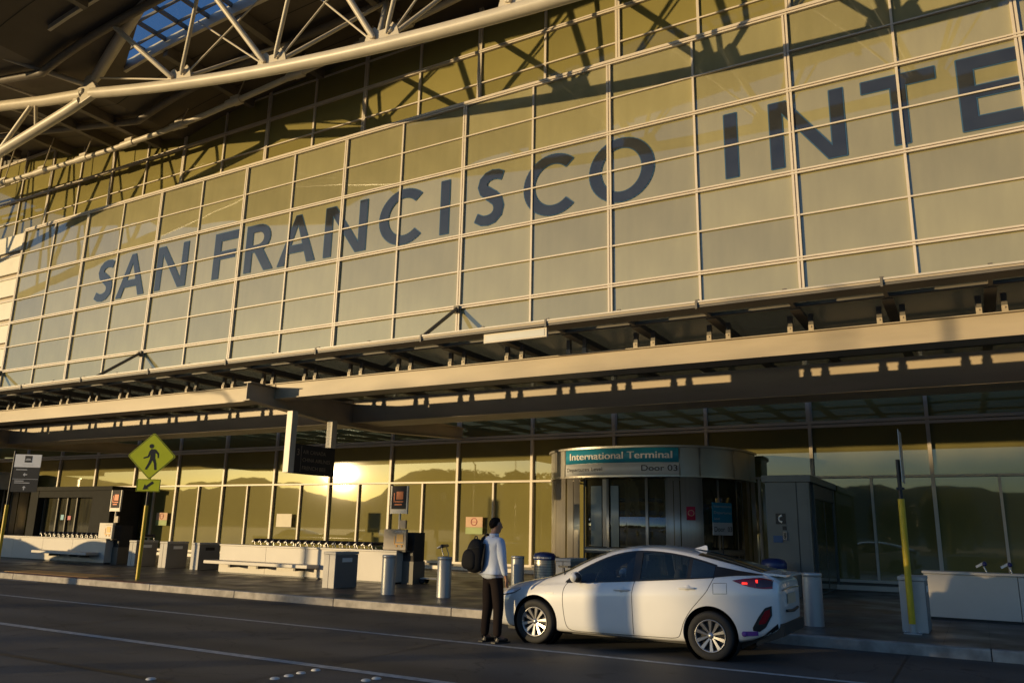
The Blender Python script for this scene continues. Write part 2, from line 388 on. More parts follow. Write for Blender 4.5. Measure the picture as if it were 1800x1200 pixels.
# ================================================================== TERMINAL BUILDING
MOD = 3.275; X00 = -.83
term = empty('terminal_building', (-20, 26, 0), 'glass and steel airport terminal front with SAN FRANCISCO INTE lettering across its upper wall', 'building')
YU, YC, YL = 25.6, 26.6, 26.2
def kx(k): return X00 - MOD * k

def pane_mesh(w, h, name, bulge, m):
    nx, nz = 8, 6; V = []; F = []
    for j in range(nz + 1):
        for i in range(nx + 1):
            u = -1 + 2 * i / nx; v = -1 + 2 * j / nz
            V.append((u * w / 2, -bulge * (1 - u ** 4) * (1 - v ** 4), v * h / 2))
    for j in range(nz):
        for i in range(nx):
            a = j * (nx + 1) + i; F.append((a, a + 1, a + nx + 2, a + nx + 1))
    b = MB(); b.v = V; b.f = F; b.sm = [True] * len(F)
    me = b.mesh(name, M[m])
    return me
_pm = {}
def pane(name, parent, x0, x1, z0, z1, y, m, tilt=.12, bulge=None):
    bl = random.choice((-.004, -.001, .003, .006)) if bulge is None else bulge
    key = (round(x1 - x0, 3), round(z1 - z0, 3), bl, m)
    if key not in _pm: _pm[key] = pane_mesh(x1 - x0, z1 - z0, name, bl, m)
    o = link(name, _pm[key], parent); o.location = Vector(((x0 + x1) / 2, y, (z0 + z1) / 2)) - term.location
    o.rotation_euler = (R(random.gauss(0, tilt)), 0, R(random.gauss(0, tilt)))
    return o

def tbuild(mb, name, m, parent=term, bevel=0):
    return mb.build(name, m, parent, bevel=bevel, origin=None) if parent is None else _shift(mb, name, m, parent, bevel)
def _shift(mb, name, m, parent, bevel=0):
    # parent sits away from the origin: give the child world-space vertices through its location
    o = mb.build(name, m, parent, bevel=bevel); off = Vector((0, 0, 0)); p = parent
    while p is not None: off += p.location; p = p.parent
    o.location = -off; return o

# ---- upper wall
ZU = [8.775, 10.27, 11.765, 13.27, 14.72, 16.26, 17.72, 19.22]
fr = MB(); xr, xl = kx(-3), kx(15)
for k in range(-3, 16):
    x = kx(k)
    if k % 2:
        fr.box(x - .088, x - .018, YU - .10, YU + .05, ZU[0], ZU[-1]); fr.box(x + .018, x + .088, YU - .10, YU + .05, ZU[0], ZU[-1]); fr.box(x - .017, x + .017, YU - .03, YU + .05, ZU[0], ZU[-1])
    else:
        fr.box(x - .038, x + .038, YU - .08, YU + .05, ZU[0], ZU[-1])
upper = _shift(fr, 'upper_mullions', 'mullion', term)
hf = MB()
for i, z in enumerate(ZU):
    if i % 2 == 1:
        hf.box(xl, xr, YU - .12, YU + .04, z + .018, z + .075); hf.box(xl, xr, YU - .12, YU + .04, z - .075, z - .018); hf.box(xl, xr, YU - .04, YU + .04, z - .017, z + .017)
    else:
        hf.box(xl, xr, YU - .085, YU + .045, z - .026, z + .026)
_shift(hf, 'upper_transoms', 'mullion', term)
uw = empty('upper_window_wall', (0, 0, 0), None, None); uw.parent = term
for k in range(-2, 16):
    for i in range(len(ZU) - 1):
        nm = 'sill_pane' if i < 2 else ('letter_pane' if i in (3, 4) else 'glass_pane')
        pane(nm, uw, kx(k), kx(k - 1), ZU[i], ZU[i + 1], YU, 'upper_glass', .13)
# ---- ledge and clerestory
lg = MB(); lg.box(xl, xr, YU - .1, YC - .05, 19.306, 19.36); _shift(lg, 'wall_ledge', 'mullion', term)
ZC = [19.30, 20.76, 22.32, 23.8, 25.3, 27.0]
fc = MB(); k0, k1 = -3, 19
for k in range(k0, k1 + 1):
    x = kx(k)
    if k % 2:
        fc.box(x - .10, x - .012, YC - .10, YC + .05, ZC[0], ZC[-1]); fc.box(x + .012, x + .10, YC - .10, YC + .05, ZC[0], ZC[-1])
    else: fc.box(x - .05, x + .05, YC - .09, YC + .05, ZC[0], ZC[-1])
for i, z in enumerate(ZC[1:-1]):
    if i % 2: fc.box(kx(k1), kx(k0), YC - .12, YC + .04, z + .012, z + .08); fc.box(kx(k1), kx(k0), YC - .12, YC + .04, z - .08, z - .012)
    else: fc.box(kx(k1), kx(k0), YC - .085, YC + .04, z - .03, z + .03)
_shift(fc, 'clerestory_frame', 'mullion', term)
for k in range(-2, 20):
    for i in range(4):
        if k < 7 and i == 3: continue
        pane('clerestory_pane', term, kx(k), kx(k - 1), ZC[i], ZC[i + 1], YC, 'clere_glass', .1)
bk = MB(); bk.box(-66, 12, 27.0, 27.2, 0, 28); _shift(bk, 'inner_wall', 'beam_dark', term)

# ---- lower wall
ZL = [.42, 3.40, 5.02, 6.7, 8.7]
lxr, lxl = -.98 + MOD * 3, -.98 - MOD * 18
fl = MB()
for k in range(-3, 19):
    x = -.98 - MOD * k
    fl.box(x - .05, x + .05, YL - .11, YL + .05, ZL[0], ZL[-1])
    if k % 2: fl.box(x - .09, x - .052, YL - .08, YL + .05, 5.1, ZL[-1]); fl.box(x + .052, x + .09, YL - .08, YL + .05, 5.1, ZL[-1])
    x2 = x - MOD / 2
    fl.box(x2 - .035, x2 + .035, YL - .09, YL + .05, ZL[0], 3.38)
_shift(fl, 'window_mullions', 'mullion', term)
fl = MB()
fl.box(lxl, lxr, YL - .12, YL + .04, 3.37, 3.44); fl.box(lxl, lxr, YL - .13, YL + .04, 4.92, 5.0); fl.box(lxl, lxr, YL - .13, YL + .04, 5.03, 5.12)
fl.box(lxl, lxr, YL - .13, YL + .04, 6.68, 6.78); fl.box(lxl, lxr, YL - .13, YL + .04, .36, .44)
_shift(fl, 'window_transoms', 'mullion', term)
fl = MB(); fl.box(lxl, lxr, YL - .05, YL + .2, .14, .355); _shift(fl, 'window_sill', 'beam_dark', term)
fl = MB(); fl.box(lxl, lxr, 25.55, 25.75, .17, .30); _shift(fl, 'base_rail', 'mullion', term)
for k in range(-2, 19):
    x0 = -.98 - MOD * k; x1 = x0 + MOD; xm = x0 + MOD / 2
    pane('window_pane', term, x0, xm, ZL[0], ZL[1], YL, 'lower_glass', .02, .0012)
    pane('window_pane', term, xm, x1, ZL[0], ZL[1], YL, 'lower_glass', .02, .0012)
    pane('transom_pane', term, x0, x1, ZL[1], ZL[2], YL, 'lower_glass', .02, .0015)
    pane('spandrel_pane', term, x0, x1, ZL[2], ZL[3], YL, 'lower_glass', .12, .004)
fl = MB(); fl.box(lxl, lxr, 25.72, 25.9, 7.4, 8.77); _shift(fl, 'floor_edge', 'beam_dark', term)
# ---- louvred end wall on the left
lv = MB(); 
for i, z in enumerate([8.775 + 1.495 * j for j in range(7)]):
    for xx in (-53.2, -56.6, -60.0): lv.box(xx + .01, xx + 3.25 - .01 + .0, YU + .02, YU + .2, z + .36, z + 1.45)
_shift(lv, 'end_wall_panel', 'slat', term)
lv = MB(); lv.box(-60.2, xl - .11, YU + .22, YU + .5, 0.2, 19.2); _shift(lv, 'end_wall', 'beam', term)
lv = MB()
for i in range(7): lv.box(-60.1, xl - .11, YU - .06, YU + .2, 8.775 + 1.495 * i - .04, 8.775 + 1.495 * i + .04)
_shift(lv, 'end_wall_rail', 'mullion', term)

# ---- the big letters
def arc_poly(cx, cz, ro, ri, a0, a1, n=28, sx=1.0):
    P = []
    for k in range(n + 1):
        a = R(a0 + (a1 - a0) * k / n); P.append((cx + ro * sx * math.cos(a), cz + ro * math.sin(a)))
    for k in range(n, -1, -1):
        a = R(a0 + (a1 - a0) * k / n); P.append((cx + ri[0] * math.cos(a), cz + ri[1] * math.sin(a)))
    return P
def stroke_poly(pts, w):
    P = [Vector(p) for p in pts]; L = []; Rr = []
    for i, p in enumerate(P):
        if i == 0: t = P[1] - p
        elif i == len(P) - 1: t = p - P[i - 1]
        else: t = (P[i + 1] - p).normalized() + (p - P[i - 1]).normalized()
        t.normalize(); nn = Vector((-t.y, t.x)); ww = w[i] if isinstance(w, list) else w
        L.append(p + nn * ww / 2); Rr.append(p - nn * ww / 2)
    return [tuple(q) for q in L + Rr[::-1]]
def glyph(ch):
    """strokes in a box of height 1 (z) and given nominal width; returns (polys, width)"""
    t = .178
    if ch == 'I': return [[(0,0),(t,0),(t,1),(0,1)]], t
    if ch == 'N': 
        W = .98; return [[(0,0),(t*.95,0),(t*.95,1),(0,1)], [(W-t*.95,0),(W,0),(W,1),(W-t*.95,1)], [(.05,1),(t*.95+.06,1),(W-.05,0),(W-t*.95-.06,0)], ], W
    if ch == 'T': return [[(.351,0),(.351+t,0),(.351+t,.83),(.351,.83)], [(0,.83),(.88,.83),(.88,1),(0,1)]], .88
    if ch == 'E': return [[(0,0),(t,0),(t,1),(0,1)], [(t,0),(.72,0),(.72,.17),(t,.17)], [(t,.43),(.66,.43),(.66,.59),(t,.59)], [(t,.83),(.70,.83),(.70,1),(t,1)]], .72
    if ch == 'F': return [[(0,0),(t,0),(t,1),(0,1)], [(t,.42),(.60,.42),(.60,.58),(t,.58)], [(t,.83),(.66,.83),(.66,1),(t,1)]], .66
    if ch == 'A': 
        W = 1.0; return [[(0,0),(.18,0),(.57,1),(.43,1)], [(W,0),(W-.20,0),(.43,1),(.57,1)], [(.20,.23),(.80,.23),(.74,.38),(.26,.38)]], W
    if ch == 'R':
        P = [[(0,0),(t,0),(t,1),(0,1)], [(t-.01,.46),(.25,.44),(.55,.0),(.77,0),(.44,.50)]]
        P.append([(t,1),(t,.84)] + [( .33+.16*math.cos(R(a)), .705+.135*math.sin(R(a))) for a in range(90,-91,-15)] + [(t,.57),(t,.42)] + [(.33+.33*math.cos(R(a)), .71+.29*math.sin(R(a))) for a in range(-90,91,15)])
        return P, .77
    if ch == 'O':
        return [arc_poly(.52,.5,.53,(.335,.375),0,360,48,.52/.53)], 1.04
    if ch == 'C':
        Q = arc_poly(.52,.5,.53,(.335,.37),47,313,40,.52/.53)
        return [Q], .88
    if ch == 'S':
        c = [(.60,.865),(.50,.905),(.38,.915),(.27,.885),(.19,.815),(.165,.73),(.20,.65),(.29,.58),(.41,.50),(.50,.42),(.535,.31),(.51,.20),(.42,.12),(.30,.09),(.17,.10),(.04,.165)]
        w = [.15,.16,.17,.18,.19,.195,.2,.21,.215,.21,.205,.195,.18,.17,.16,.15]
        return [stroke_poly(c, w)], .66
def big_letter(ch, x0, x1):
    z0, z1 = 13.545, 15.925; H = z1 - z0
    P, W = glyph(ch); sx = (x1 - x0) / W
    if ch in 'CO': z0 -= .02
    def mk(grow, y, m, nm, parent):
        bm = bmesh.new()
        for pi, poly in enumerate(P):
            yy = y - .0015 * pi
            vs = [bm.verts.new((x0 + p[0] * sx, yy, z0 + p[1] * H)) for p in poly]
            if len(vs) > 20 and ch in 'OCRS' and (len(poly) % 2 == 0 and ch in 'OCS'):
                h = len(vs) // 2
                for i in range(h - 1):
                    try: bm.faces.new((vs[i], vs[i + 1], vs[len(vs) - 2 - i], vs[len(vs) - 1 - i]))
                    except ValueError: pass
            else: bm.faces.new(vs)
        bmesh.ops.recalc_face_normals(bm, faces=bm.faces)
        for f in bm.faces:
            if f.normal.y > 0: f.normal_flip()
        if grow:
            bnd = [e for e in bm.edges if e.is_boundary]
            for e in bnd:
                f = e.link_faces[0]; a, b2 = e.verts[0].co, e.verts[1].co; mid = (a + b2) / 2
                d = (b2 - a).normalized().cross(Vector((0, 1, 0))); 
                if d.dot(mid - f.calc_center_median()) < 0: d = -d
                if ch in 'OCS' and False: pass
                q = [bm.verts.new(a), bm.verts.new(b2), bm.verts.new(b2 + d * grow + (b2 - a).normalized() * grow * .6), bm.verts.new(a + d * grow - (b2 - a).normalized() * grow * .6)]
                g = bm.faces.new(q)
        me = bpy.data.meshes.new(nm); bm.to_mesh(me); bm.free(); me.materials.append(M[m])
        o = link(nm, me, parent); off = Vector((0, 0, 0)); p = parent
        while p is not None: off += p.location; p = p.parent
        o.location = -off; return o
    l = mk(0, YU - .030, 'letter', 'wall_letter', term)
    l['label'] = 'dark letter ' + ch
    e = mk(.035, YU - .020, 'letter_edge', 'letter_outline', term); 
for ch, a, b_ in [('S',-41.85,-40.28),('A',-39.85,-37.5),('N',-36.6,-34.2),('F',-32.17,-30.5),('R',-29.9,-28.0),('A',-27.65,-25.3),('N',-24.75,-22.3),
                  ('C',-21.56,-19.3),('I',-18.3,-17.88),('S',-16.6,-15.2),('C',-14.3,-12.15),('O',-11.47,-8.92),('I',-6.34,-5.92),('N',-4.81,-2.47),('T',-1.9,.2),('E',.8,2.47)]:
    big_letter(ch, a, b_)
# notices stuck inside the lower glass
def notice(x0, x1, z0, z1, m, y=YL - .14, parent=term, name='notice'):
    return _shift(MB().box(x0, x1, y - .006, y, z0, z1), name, m, parent)
notice(-26.75, -25.85, 1.58, 2.14, 'cream'); notice(-34.85, -34.05, 1.78, 2.13, 'pinkp'); notice(-34.85, -34.05, 1.53, 1.775, 'greenp')
notice(-16.85, -16.1, 1.72, 2.1, 'pinkp'); notice(-16.85, -16.1, 1.47, 1.715, 'greenp')
for (cx, cz) in ((-16.48, 1.92), (-34.45, 1.96)):
    b = MB(); b.tube([(cx + .13 * math.cos(a * .3927), YL - .152, cz + .13 * math.sin(a * .3927)) for a in range(17)], .012, 5, cap=False); b.box(cx - .09, cx + .09, YL - .156, YL - .15, cz - .012, cz + .012)
    _shift(b, 'notice_mark', 'red', term)
P_ = _shift
# ================================================================== ROOF OVER THE ROADWAY
def zr(x):
    if x > -37: t = x + 37; return 22.9 + 1.2 * (1 - math.exp(-t / 4)) + .0012 * t * t
    return 22.9 + .18 * (-37 - x)
roof = empty('canopy_roof', (-20, 20, 22), 'dark underside of the high wing shaped roof with a strip of skylight', 'roof')
def roof_strip(name, xs, y0, y1, m, th=.25, dz=0):
    b = MB(); V = []; F = []
    for x in xs:
        z = zr(x) + dz; V += [(x,y0,z),(x,y1,z),(x,y1,z+th),(x,y0,z+th)]
    for i in range(len(xs) - 1):
        a = 4 * i
        for j in range(4): F.append((a + j, a + (j + 1) % 4, a + 4 + (j + 1) % 4, a + 4 + j))
    F += [(0,1,2,3), tuple(4 * (len(xs) - 1) + j for j in (3,2,1,0))]
    b.add(V, F); return P_(b, name, m, roof)
def frange(a, b, s):
    r = []; 
    while a < b - 1e-6: r.append(a); a += s
    return r + [b]
XR = frange(-37, 20, 1.5); XLw = frange(-70, -37, 1.5)
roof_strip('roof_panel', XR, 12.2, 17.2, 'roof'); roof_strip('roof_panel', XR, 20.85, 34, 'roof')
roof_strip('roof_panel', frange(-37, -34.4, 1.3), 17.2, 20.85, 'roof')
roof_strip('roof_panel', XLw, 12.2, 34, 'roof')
roof_strip('roof_edge', XR, 12.0, 12.19, 'beam', .5, -.05); roof_strip('roof_edge', XLw, 12.0, 12.19, 'beam', 1.3, -.85)  # left wing's edge made deep to shade the roof underside
# panel joints on the underside
b = MB()
for yy in (13.4, 14.6, 15.8, 22.3, 23.7, 25.1):
    for seg in (XR, XLw):
        for i in range(len(seg) - 1):
            x0, x1 = seg[i], seg[i + 1]; b.add([(x0,yy,zr(x0)-.012),(x1,yy,zr(x1)-.012),(x1,yy+.05,zr(x1)-.012),(x0,yy+.05,zr(x0)-.012)], [(0,1,2,3)])
P_(b, 'panel_joint', 'black', roof)
# cross ribs under the panels
for x in (-66, -60, -54, -48, -42.6, -39.0, -31.5, -26.6, -20.7, -14.8, -8.9, -3.0, 3, 9):
    z = zr(x); b = MB(); b.box(x - .16, x + .16, 12.3, 17.0, z - .55, z - .02); b.box(x - .16, x + .16, 21, 26.4, z - .55, z - .02); P_(b, 'roof_rib', 'roof_beam', roof)
# skylight glazing
b = MB(); q = [(-34.45, 17.15), (-27.2, 17.15), (-34.45, 20.9)]
b.add([(x, y, zr(x) - .05 + dz) for dz in (0, .2) for x, y in q], [(0,2,1), (3,4,5), (0,1,4,3), (1,2,5,4), (2,0,3,5)]); P_(b, 'roof_panel', 'roof', roof)
b = MB(); g = MB()
xs = frange(-34.4, 14, 1.5)
for i in range(len(xs) - 1):
    x0, x1 = xs[i], xs[i + 1]; g.add([(x0,17.2,zr(x0)+.3),(x1,17.2,zr(x1)+.3),(x1,20.85,zr(x1)+.3),(x0,20.85,zr(x0)+.3)], [(0,1,2,3)])
    b.box(x0 - .04, x0 + .04, 17.2, 20.85, zr(x0) + .12, zr(x0) + .34)
for yy in (18.1, 19.3, 20.3):
    for i in range(len(xs) - 1):
        x0, x1 = xs[i], xs[i + 1]; b.add([(x0,yy,zr(x0)+.15),(x1,yy,zr(x1)+.15),(x1,yy+.07,zr(x1)+.15),(x0,yy+.07,zr(x0)+.15),(x0,yy,zr(x0)+.29),(x1,yy,zr(x1)+.29),(x1,yy+.07,zr(x1)+.29),(x0,yy+.07,zr(x0)+.29)],
              [(0,1,2,3),(4,5,6,7),(0,1,5,4),(3,2,6,7)])
P_(g, 'skylight_pane', 'skylight_glass', roof); P_(b, 'skylight_bar', 'roof_beam', roof)
roof_strip('skylight_curb', frange(-34.4, 14, 1.5), 20.84, 21.0, 'steel', .55, -.25)
roof_strip('skylight_curb', frange(-34.4, 14, 1.5), 17.05, 17.19, 'steel', .55, -.25)

# ---- main truss
truss = empty('roof_truss', (-20, 20.5, 19), 'cream tubular steel truss arching across the top left with gusset plates and pins', 'roof truss')
YT = 20.0
def zb(x): return 18.09 + .00359 * (x + 2.93) ** 2
NX, NZ = -35.6, zb(-35.6)
def sc(x, z): return (x * .9756, YT, 1.63 + .9756 * (z - 1.63))
ch = [(x, YT, zb(x)) for x in frange(-35.3, 14, 1.2)]
P_(MB().tube(ch, .25, 14), 'bottom_chord', 'steel', truss)
for (ya, s_) in ((18.4, 1), (23.6, -1)):
    P_(MB().tube([(x, ya, zr(x) - .35) for x in frange(-64.0, 14, 1.5)], .19, 10), 'top_chord', 'roof_beam', truss)
nodes = [-28.8, -23.0, -17.3, -11.5, -5.75, 0.0, 5.75]
for i, xn in enumerate(nodes):
    b0 = Vector((xn, YT, zb(xn) + .18))
    for sx in (-1, 1):
        for ya in (18.4, 23.6):
            xt = xn + sx * 2.95
            if xt < -33.5: xt = -33.0
            top = Vector((xt, ya, zr(xt) - .35)); st = b0 + Vector((sx * .28, .12 * (1 if ya > YT else -1), .15))
            rr = .125 if sx < 0 else .085
            P_(MB().tube([st, st.lerp(top, .06), st.lerp(top, .94), top], [rr * .6, rr, rr, rr * .6], 9), 'brace', 'steel', truss)
        # slender rod
        xt = xn + sx * 5.2; top = Vector((xt, YT + .2, zr(xt) - .5)) if xt > -33 else Vector((NX + .8, YT, NZ + .6))
        P_(MB().tube([b0 + Vector((sx * .5, 0, .2)), top], .045, 6), 'tie_rod', 'steel', truss)
    b = MB(); b.prism([(-.85, 0), (.85, 0), (.72, .42), (.50, .68), (.30, .52), (.12, .5), (-.12, .5), (-.34, .72), (-.55, .68), (-.74, .40)], (xn, YT - .04, zb(xn) + .12), X_, Z_, Y_ * .08)
    gp = P_(b, 'gusset_plate', 'steel', truss)
    for sx in (-.42, .42):
        b = MB(); b.lathe([(.0, -.14), (.10, -.14), (.12, -.10), (.12, .10), (.10, .14), (0, .14)], (xn + sx, YT, zb(xn) + .48), 'y', 14); P_(b, 'pin', 'steel', gp)
# main node and the chords that leave it to the left
b = MB(); b.prism([(-1.1,-.55),(-.3,-.5),(.6,-.3),(.75,.1),(.35,.55),(.15,.95),(-.2,.9),(-.55,.45),(-1.0,.35)], (NX, YT - .14, NZ), X_, Z_, Y_ * .28)
nd = P_(b, 'node_plate', 'steel', truss, bevel=.03)
b = MB(); b.lathe([(0,-.24),(.13,-.24),(.17,-.18),(.17,.18),(.13,.24),(0,.24)], (NX - .35, YT, NZ + .12), 'y', 16); P_(b, 'pin', 'steel', nd)
P_(MB().tube([(NX - .4, YT, NZ + .05), sc(-40.3, 23.05), sc(-44.9, 23.95), sc(-52, 25.2), sc(-60, 26.4)], .27, 14), 'upper_chord', 'steel', truss)
P_(MB().tube([(NX - .5, YT, NZ - .3), sc(-38.05, 21.9), sc(-44, 20.95), sc(-52, 19.7), sc(-62, 18.2)], .25, 14), 'lower_chord', 'steel', truss)
P_(MB().tube([(NX + .2, YT, NZ + .6), (-35.2, 20.1, 22.95), (-30.6, 18.7, 23.85), (-28.0, 17.9, 24.4)], [.2, .27, .27, .25], 12), 'strut', 'steel', truss)
P_(MB().tube([(NX - .2, YT + .1, NZ + .5), (-39.5, 16.5, 23.6)], .13, 10), 'strut', 'steel', truss)
lu = lambda x: NZ + (-x + NX) * .19 + .2
ll = lambda x: NZ - .3 - (-x + NX) * .155
for j, x in enumerate((-40.3, -44.9, -49.5, -54.1, -58.7)):
    P_(MB().tube([(x, YT, lu(x) - .15), (x + .5, YT, ll(x + .5) + .1)], .09, 8), 'brace', 'steel', truss)
    P_(MB().tube([(x, YT, lu(x) - .15), (x - 2.8, YT, ll(x - 2.8) + .1)], .12, 8), 'brace', 'steel', truss)
    P_(MB().tube([(x - 4.4, YT, lu(x - 4.4) - .15), (x - 2.8, YT, ll(x - 2.8) + .1)], .08, 8), 'brace', 'steel', truss)
    P_(MB().tube([(x, YT, lu(x)), (x + 1.0, 23.4, zr(x) - .3)], .07, 8), 'brace', 'steel', truss)
    P_(MB().tube([(x, YT, lu(x)), (x - 1.0, 17.4, zr(x) - .3)], .07, 8), 'brace', 'steel', truss)
# ---- rear double tube near the clerestory
rear = empty('eave_truss', (-40, 24.5, 22), 'pair of slim pale tubes running behind the main roof truss in front of the clerestory', 'roof truss')
rp = [(-62,22.75),(-57,22.55),(-51.9,22.39),(-45.7,22.2),(-40.3,22.09),(-36.3,22.12),(-32.75,22.25),(-27.2,22.7),(-23.5,22.95),(-18,23.6),(-10,24.6),(0,25.4),(10,25.8)]
P_(MB().tube([(x, 24.5, z) for x, z in rp], .15, 10), 'tube', 'steel', rear)
P_(MB().tube([(x, 24.78, z + .3) for x, z in rp], .09, 8), 'tube', 'steel', rear)
for j, x in enumerate(frange(-60, -20, 4.2)):
    z = [a[1] + (b_[1] - a[1]) * (x - a[0]) / (b_[0] - a[0]) for a, b_ in zip(rp, rp[1:]) if a[0] <= x <= b_[0]][0]
    b = MB(); b.tube([(x - .5, 24.5, z), (x + .5, 24.5, z + .02)], .2, 10); b.box(x - .3, x + .3, 24.45, 24.85, z, z + .35); P_(b, 'coupler', 'steel', rear)
    P_(MB().tube([(x, 24.6, z + .2), (x + .1, 24.9, zr(x + .1) - .1)], .035, 6), 'hanger', 'steel', rear)

# ================================================================== STREET CANOPY
can = empty('street_canopy', (-20, 16, 5), 'long glass canopy on weathered steel beams over the kerb in front of the doors', 'canopy')
CX0, CX1 = -62.0, 8.0
def ibeam_x(name, x0, x1, y, z0, z1, fw, m):
    b = MB(); b.box(x0, x1, y - .012, y + .012, z0 + .021, z1 - .021); b.box(x0, x1, y - fw / 2, y + fw / 2, z1 - .02, z1); b.box(x0, x1, y - fw / 2, y + fw / 2, z0, z0 + .02)
    return P_(b, name, m, can)
CROSS = (-56.4, -36.75, -17.1, 2.55)
edges = [CX0] + list(CROSS) + [CX1]
for a, b_ in zip(edges, edges[1:]):
    b = MB(); b.box(a + .02, b_ - .02, 16.188, 16.212, 5.161, 5.564); b.box(a + .02, b_ - .02, 16.115, 16.285, 5.565, 5.585); b.box(a + .02, b_ - .02, 16.14, 16.75, 5.14, 5.16); P_(b, 'front_beam', 'beam', can)
    b = MB(); b.box(a + .02, b_ - .02, 19.55, 20.6, 4.90, 5.60); b.box(a + .02, b_ - .02, 19.50, 20.62, 4.87, 4.898); P_(b, 'rear_beam', 'beam', can)
for xc in CROSS:
    b = MB(); b.box(xc - .14, xc + .14, 15.15, 26.0, 5.441, 5.47)
    low = [(15.15, 4.955), (16.7, 4.86), (18.6, 4.73), (20.8, 4.73), (26.0, 5.04)]
    for (ya, za), (yb, zb_) in zip(low, low[1:]):
        b.add([(xc-.14,ya,za),(xc+.14,ya,za),(xc+.14,yb,zb_),(xc-.14,yb,zb_),(xc-.14,ya,za+.025),(xc+.14,ya,za+.025),(xc+.14,yb,zb_+.025),(xc-.14,yb,zb_+.025)], [(0,3,2,1),(4,5,6,7),(0,1,5,4),(1,2,6,5),(2,3,7,6),(3,0,4,7)])
        b.add([(xc-.01,ya,za+.02),(xc+.01,ya,za+.02),(xc+.01,yb,zb_+.02),(xc-.01,yb,zb_+.02),(xc-.01,ya,5.445),(xc+.01,ya,5.445),(xc+.01,yb,5.445),(xc-.01,yb,5.445)], [(0,3,2,1),(4,5,6,7),(0,1,5,4),(1,2,6,5),(2,3,7,6),(3,0,4,7)])
    P_(b, 'cross_beam', 'beam', can)
rx = []
x = -1.035 - 1.6375 * 36
while x < 7.5: rx.append(x); x += 1.6375
for i, x in enumerate(rx):
    b = MB(); b.box(x - .035, x + .035, 14.67, 25.5, 5.925, 6.07)
    b.box(x - .10, x + .10, 15.6, 25.0, 5.90, 5.924)
    for s_ in (-.2, .2): b.box(x + s_ - .047, x + s_ + .047, 16.14, 16.22, 5.701, 5.93)
    P_(b, 'rafter', 'beam_dark', can)
    for s_ in (-.2, .2):
        b = MB(); b.box(x + s_ - .048, x + s_ + .048, 16.12, 16.24, 5.586, 5.70);  b.lathe([(0,-.01),(.018,-.01),(.018,0)], (x + s_, 16.12, 5.66), 'y', 8); P_(b, 'spacer_block', 'beam', can)
    if i % 2 == 0:
        P_(MB().box(x - .02, x + .02, 14.585, 14.61, 5.86, 6.03), 'edge_clip', 'beam_dark', can)
for yy in (15.55, 18.0, 20.6, 23.2):
    P_(MB().tube([(CX0, yy, 5.965), (CX1, yy, 5.965)], .045, 8), 'purlin', 'beam_dark', can)
P_(MB().box(CX0, CX1, 14.60, 14.66, 5.985, 6.02), 'edge_rail', 'steel', can)
P_(MB().box(CX0, CX1, 14.62, 14.66, 5.945, 5.98), 'edge_rail', 'beam', can)
P_(MB().box(CX0, CX1, 14.63, 14.66, 5.895, 5.94), 'edge_lip', 'beam_dark', can)
P_(MB().box(CX0, CX1, 14.67, 15.10, 5.90, 5.93), 'edge_soffit', 'beam_dark', can)
P_(MB().box(CX0, CX1, 15.11, 25.45, 6.075, 6.095), 'glass_sheet', 'canopy_glass', can)
b = MB(); b.box(-9.2, -7.62, 14.72, 14.80, 5.68, 5.885); lf = P_(b, 'light_fixture', 'steel', can)
P_(MB().box(-9.15, -7.67, 14.712, 14.72, 5.71, 5.855), 'lens', 'light_lens', lf)
for xa in (kx(5), kx(11), kx(15)):
    b = MB(); b.tube([(xa, 25.48, 10.22), (xa, 19.8, 5.99)], .075, 10); b.box(xa - .12, xa + .12, 25.38, 25.5, 10.0, 10.3); P_(b, 'stay_rod', 'beam_dark', can)
# ---- sign hanging from the cross beam
hs = empty('hanging_sign', (-16.9, 17.5, 5.0), 'dark airline sign number 3 hanging between two pale posts under the canopy cross beam', 'sign')
P_(MB().box(-17.0, -16.78, 16.62, 16.84, 3.1, 4.86), 'post', 'steel', hs, bevel=.01)
P_(MB().box(-17.0, -16.78, 18.30, 18.52, 3.95, 4.79), 'post', 'steel', hs, bevel=.01)
P_(MB().box(-16.98, -16.80, 16.85, 18.52, 3.1, 3.94), 'sign_board', 'sign_dark', hs)
P_(MB().box(-16.799, -16.796, 17.10, 17.115, 3.15, 3.9), 'divider', 'tan', hs)
o = text('3', .26, Vector((-16.795, 16.93, 3.62)) - hs.location, Y_, Z_, 'tan', hs)
for i, (s_, w) in enumerate((('AIR CANADA', .95), ('CHINA AIRLINES', 1.15), ('FRENCH BEE', .98))):
    text(s_, .155, Vector((-16.795, 17.17, 3.68 - .23 * i)) - hs.location, Y_, Z_, 'tan', hs, width=w)

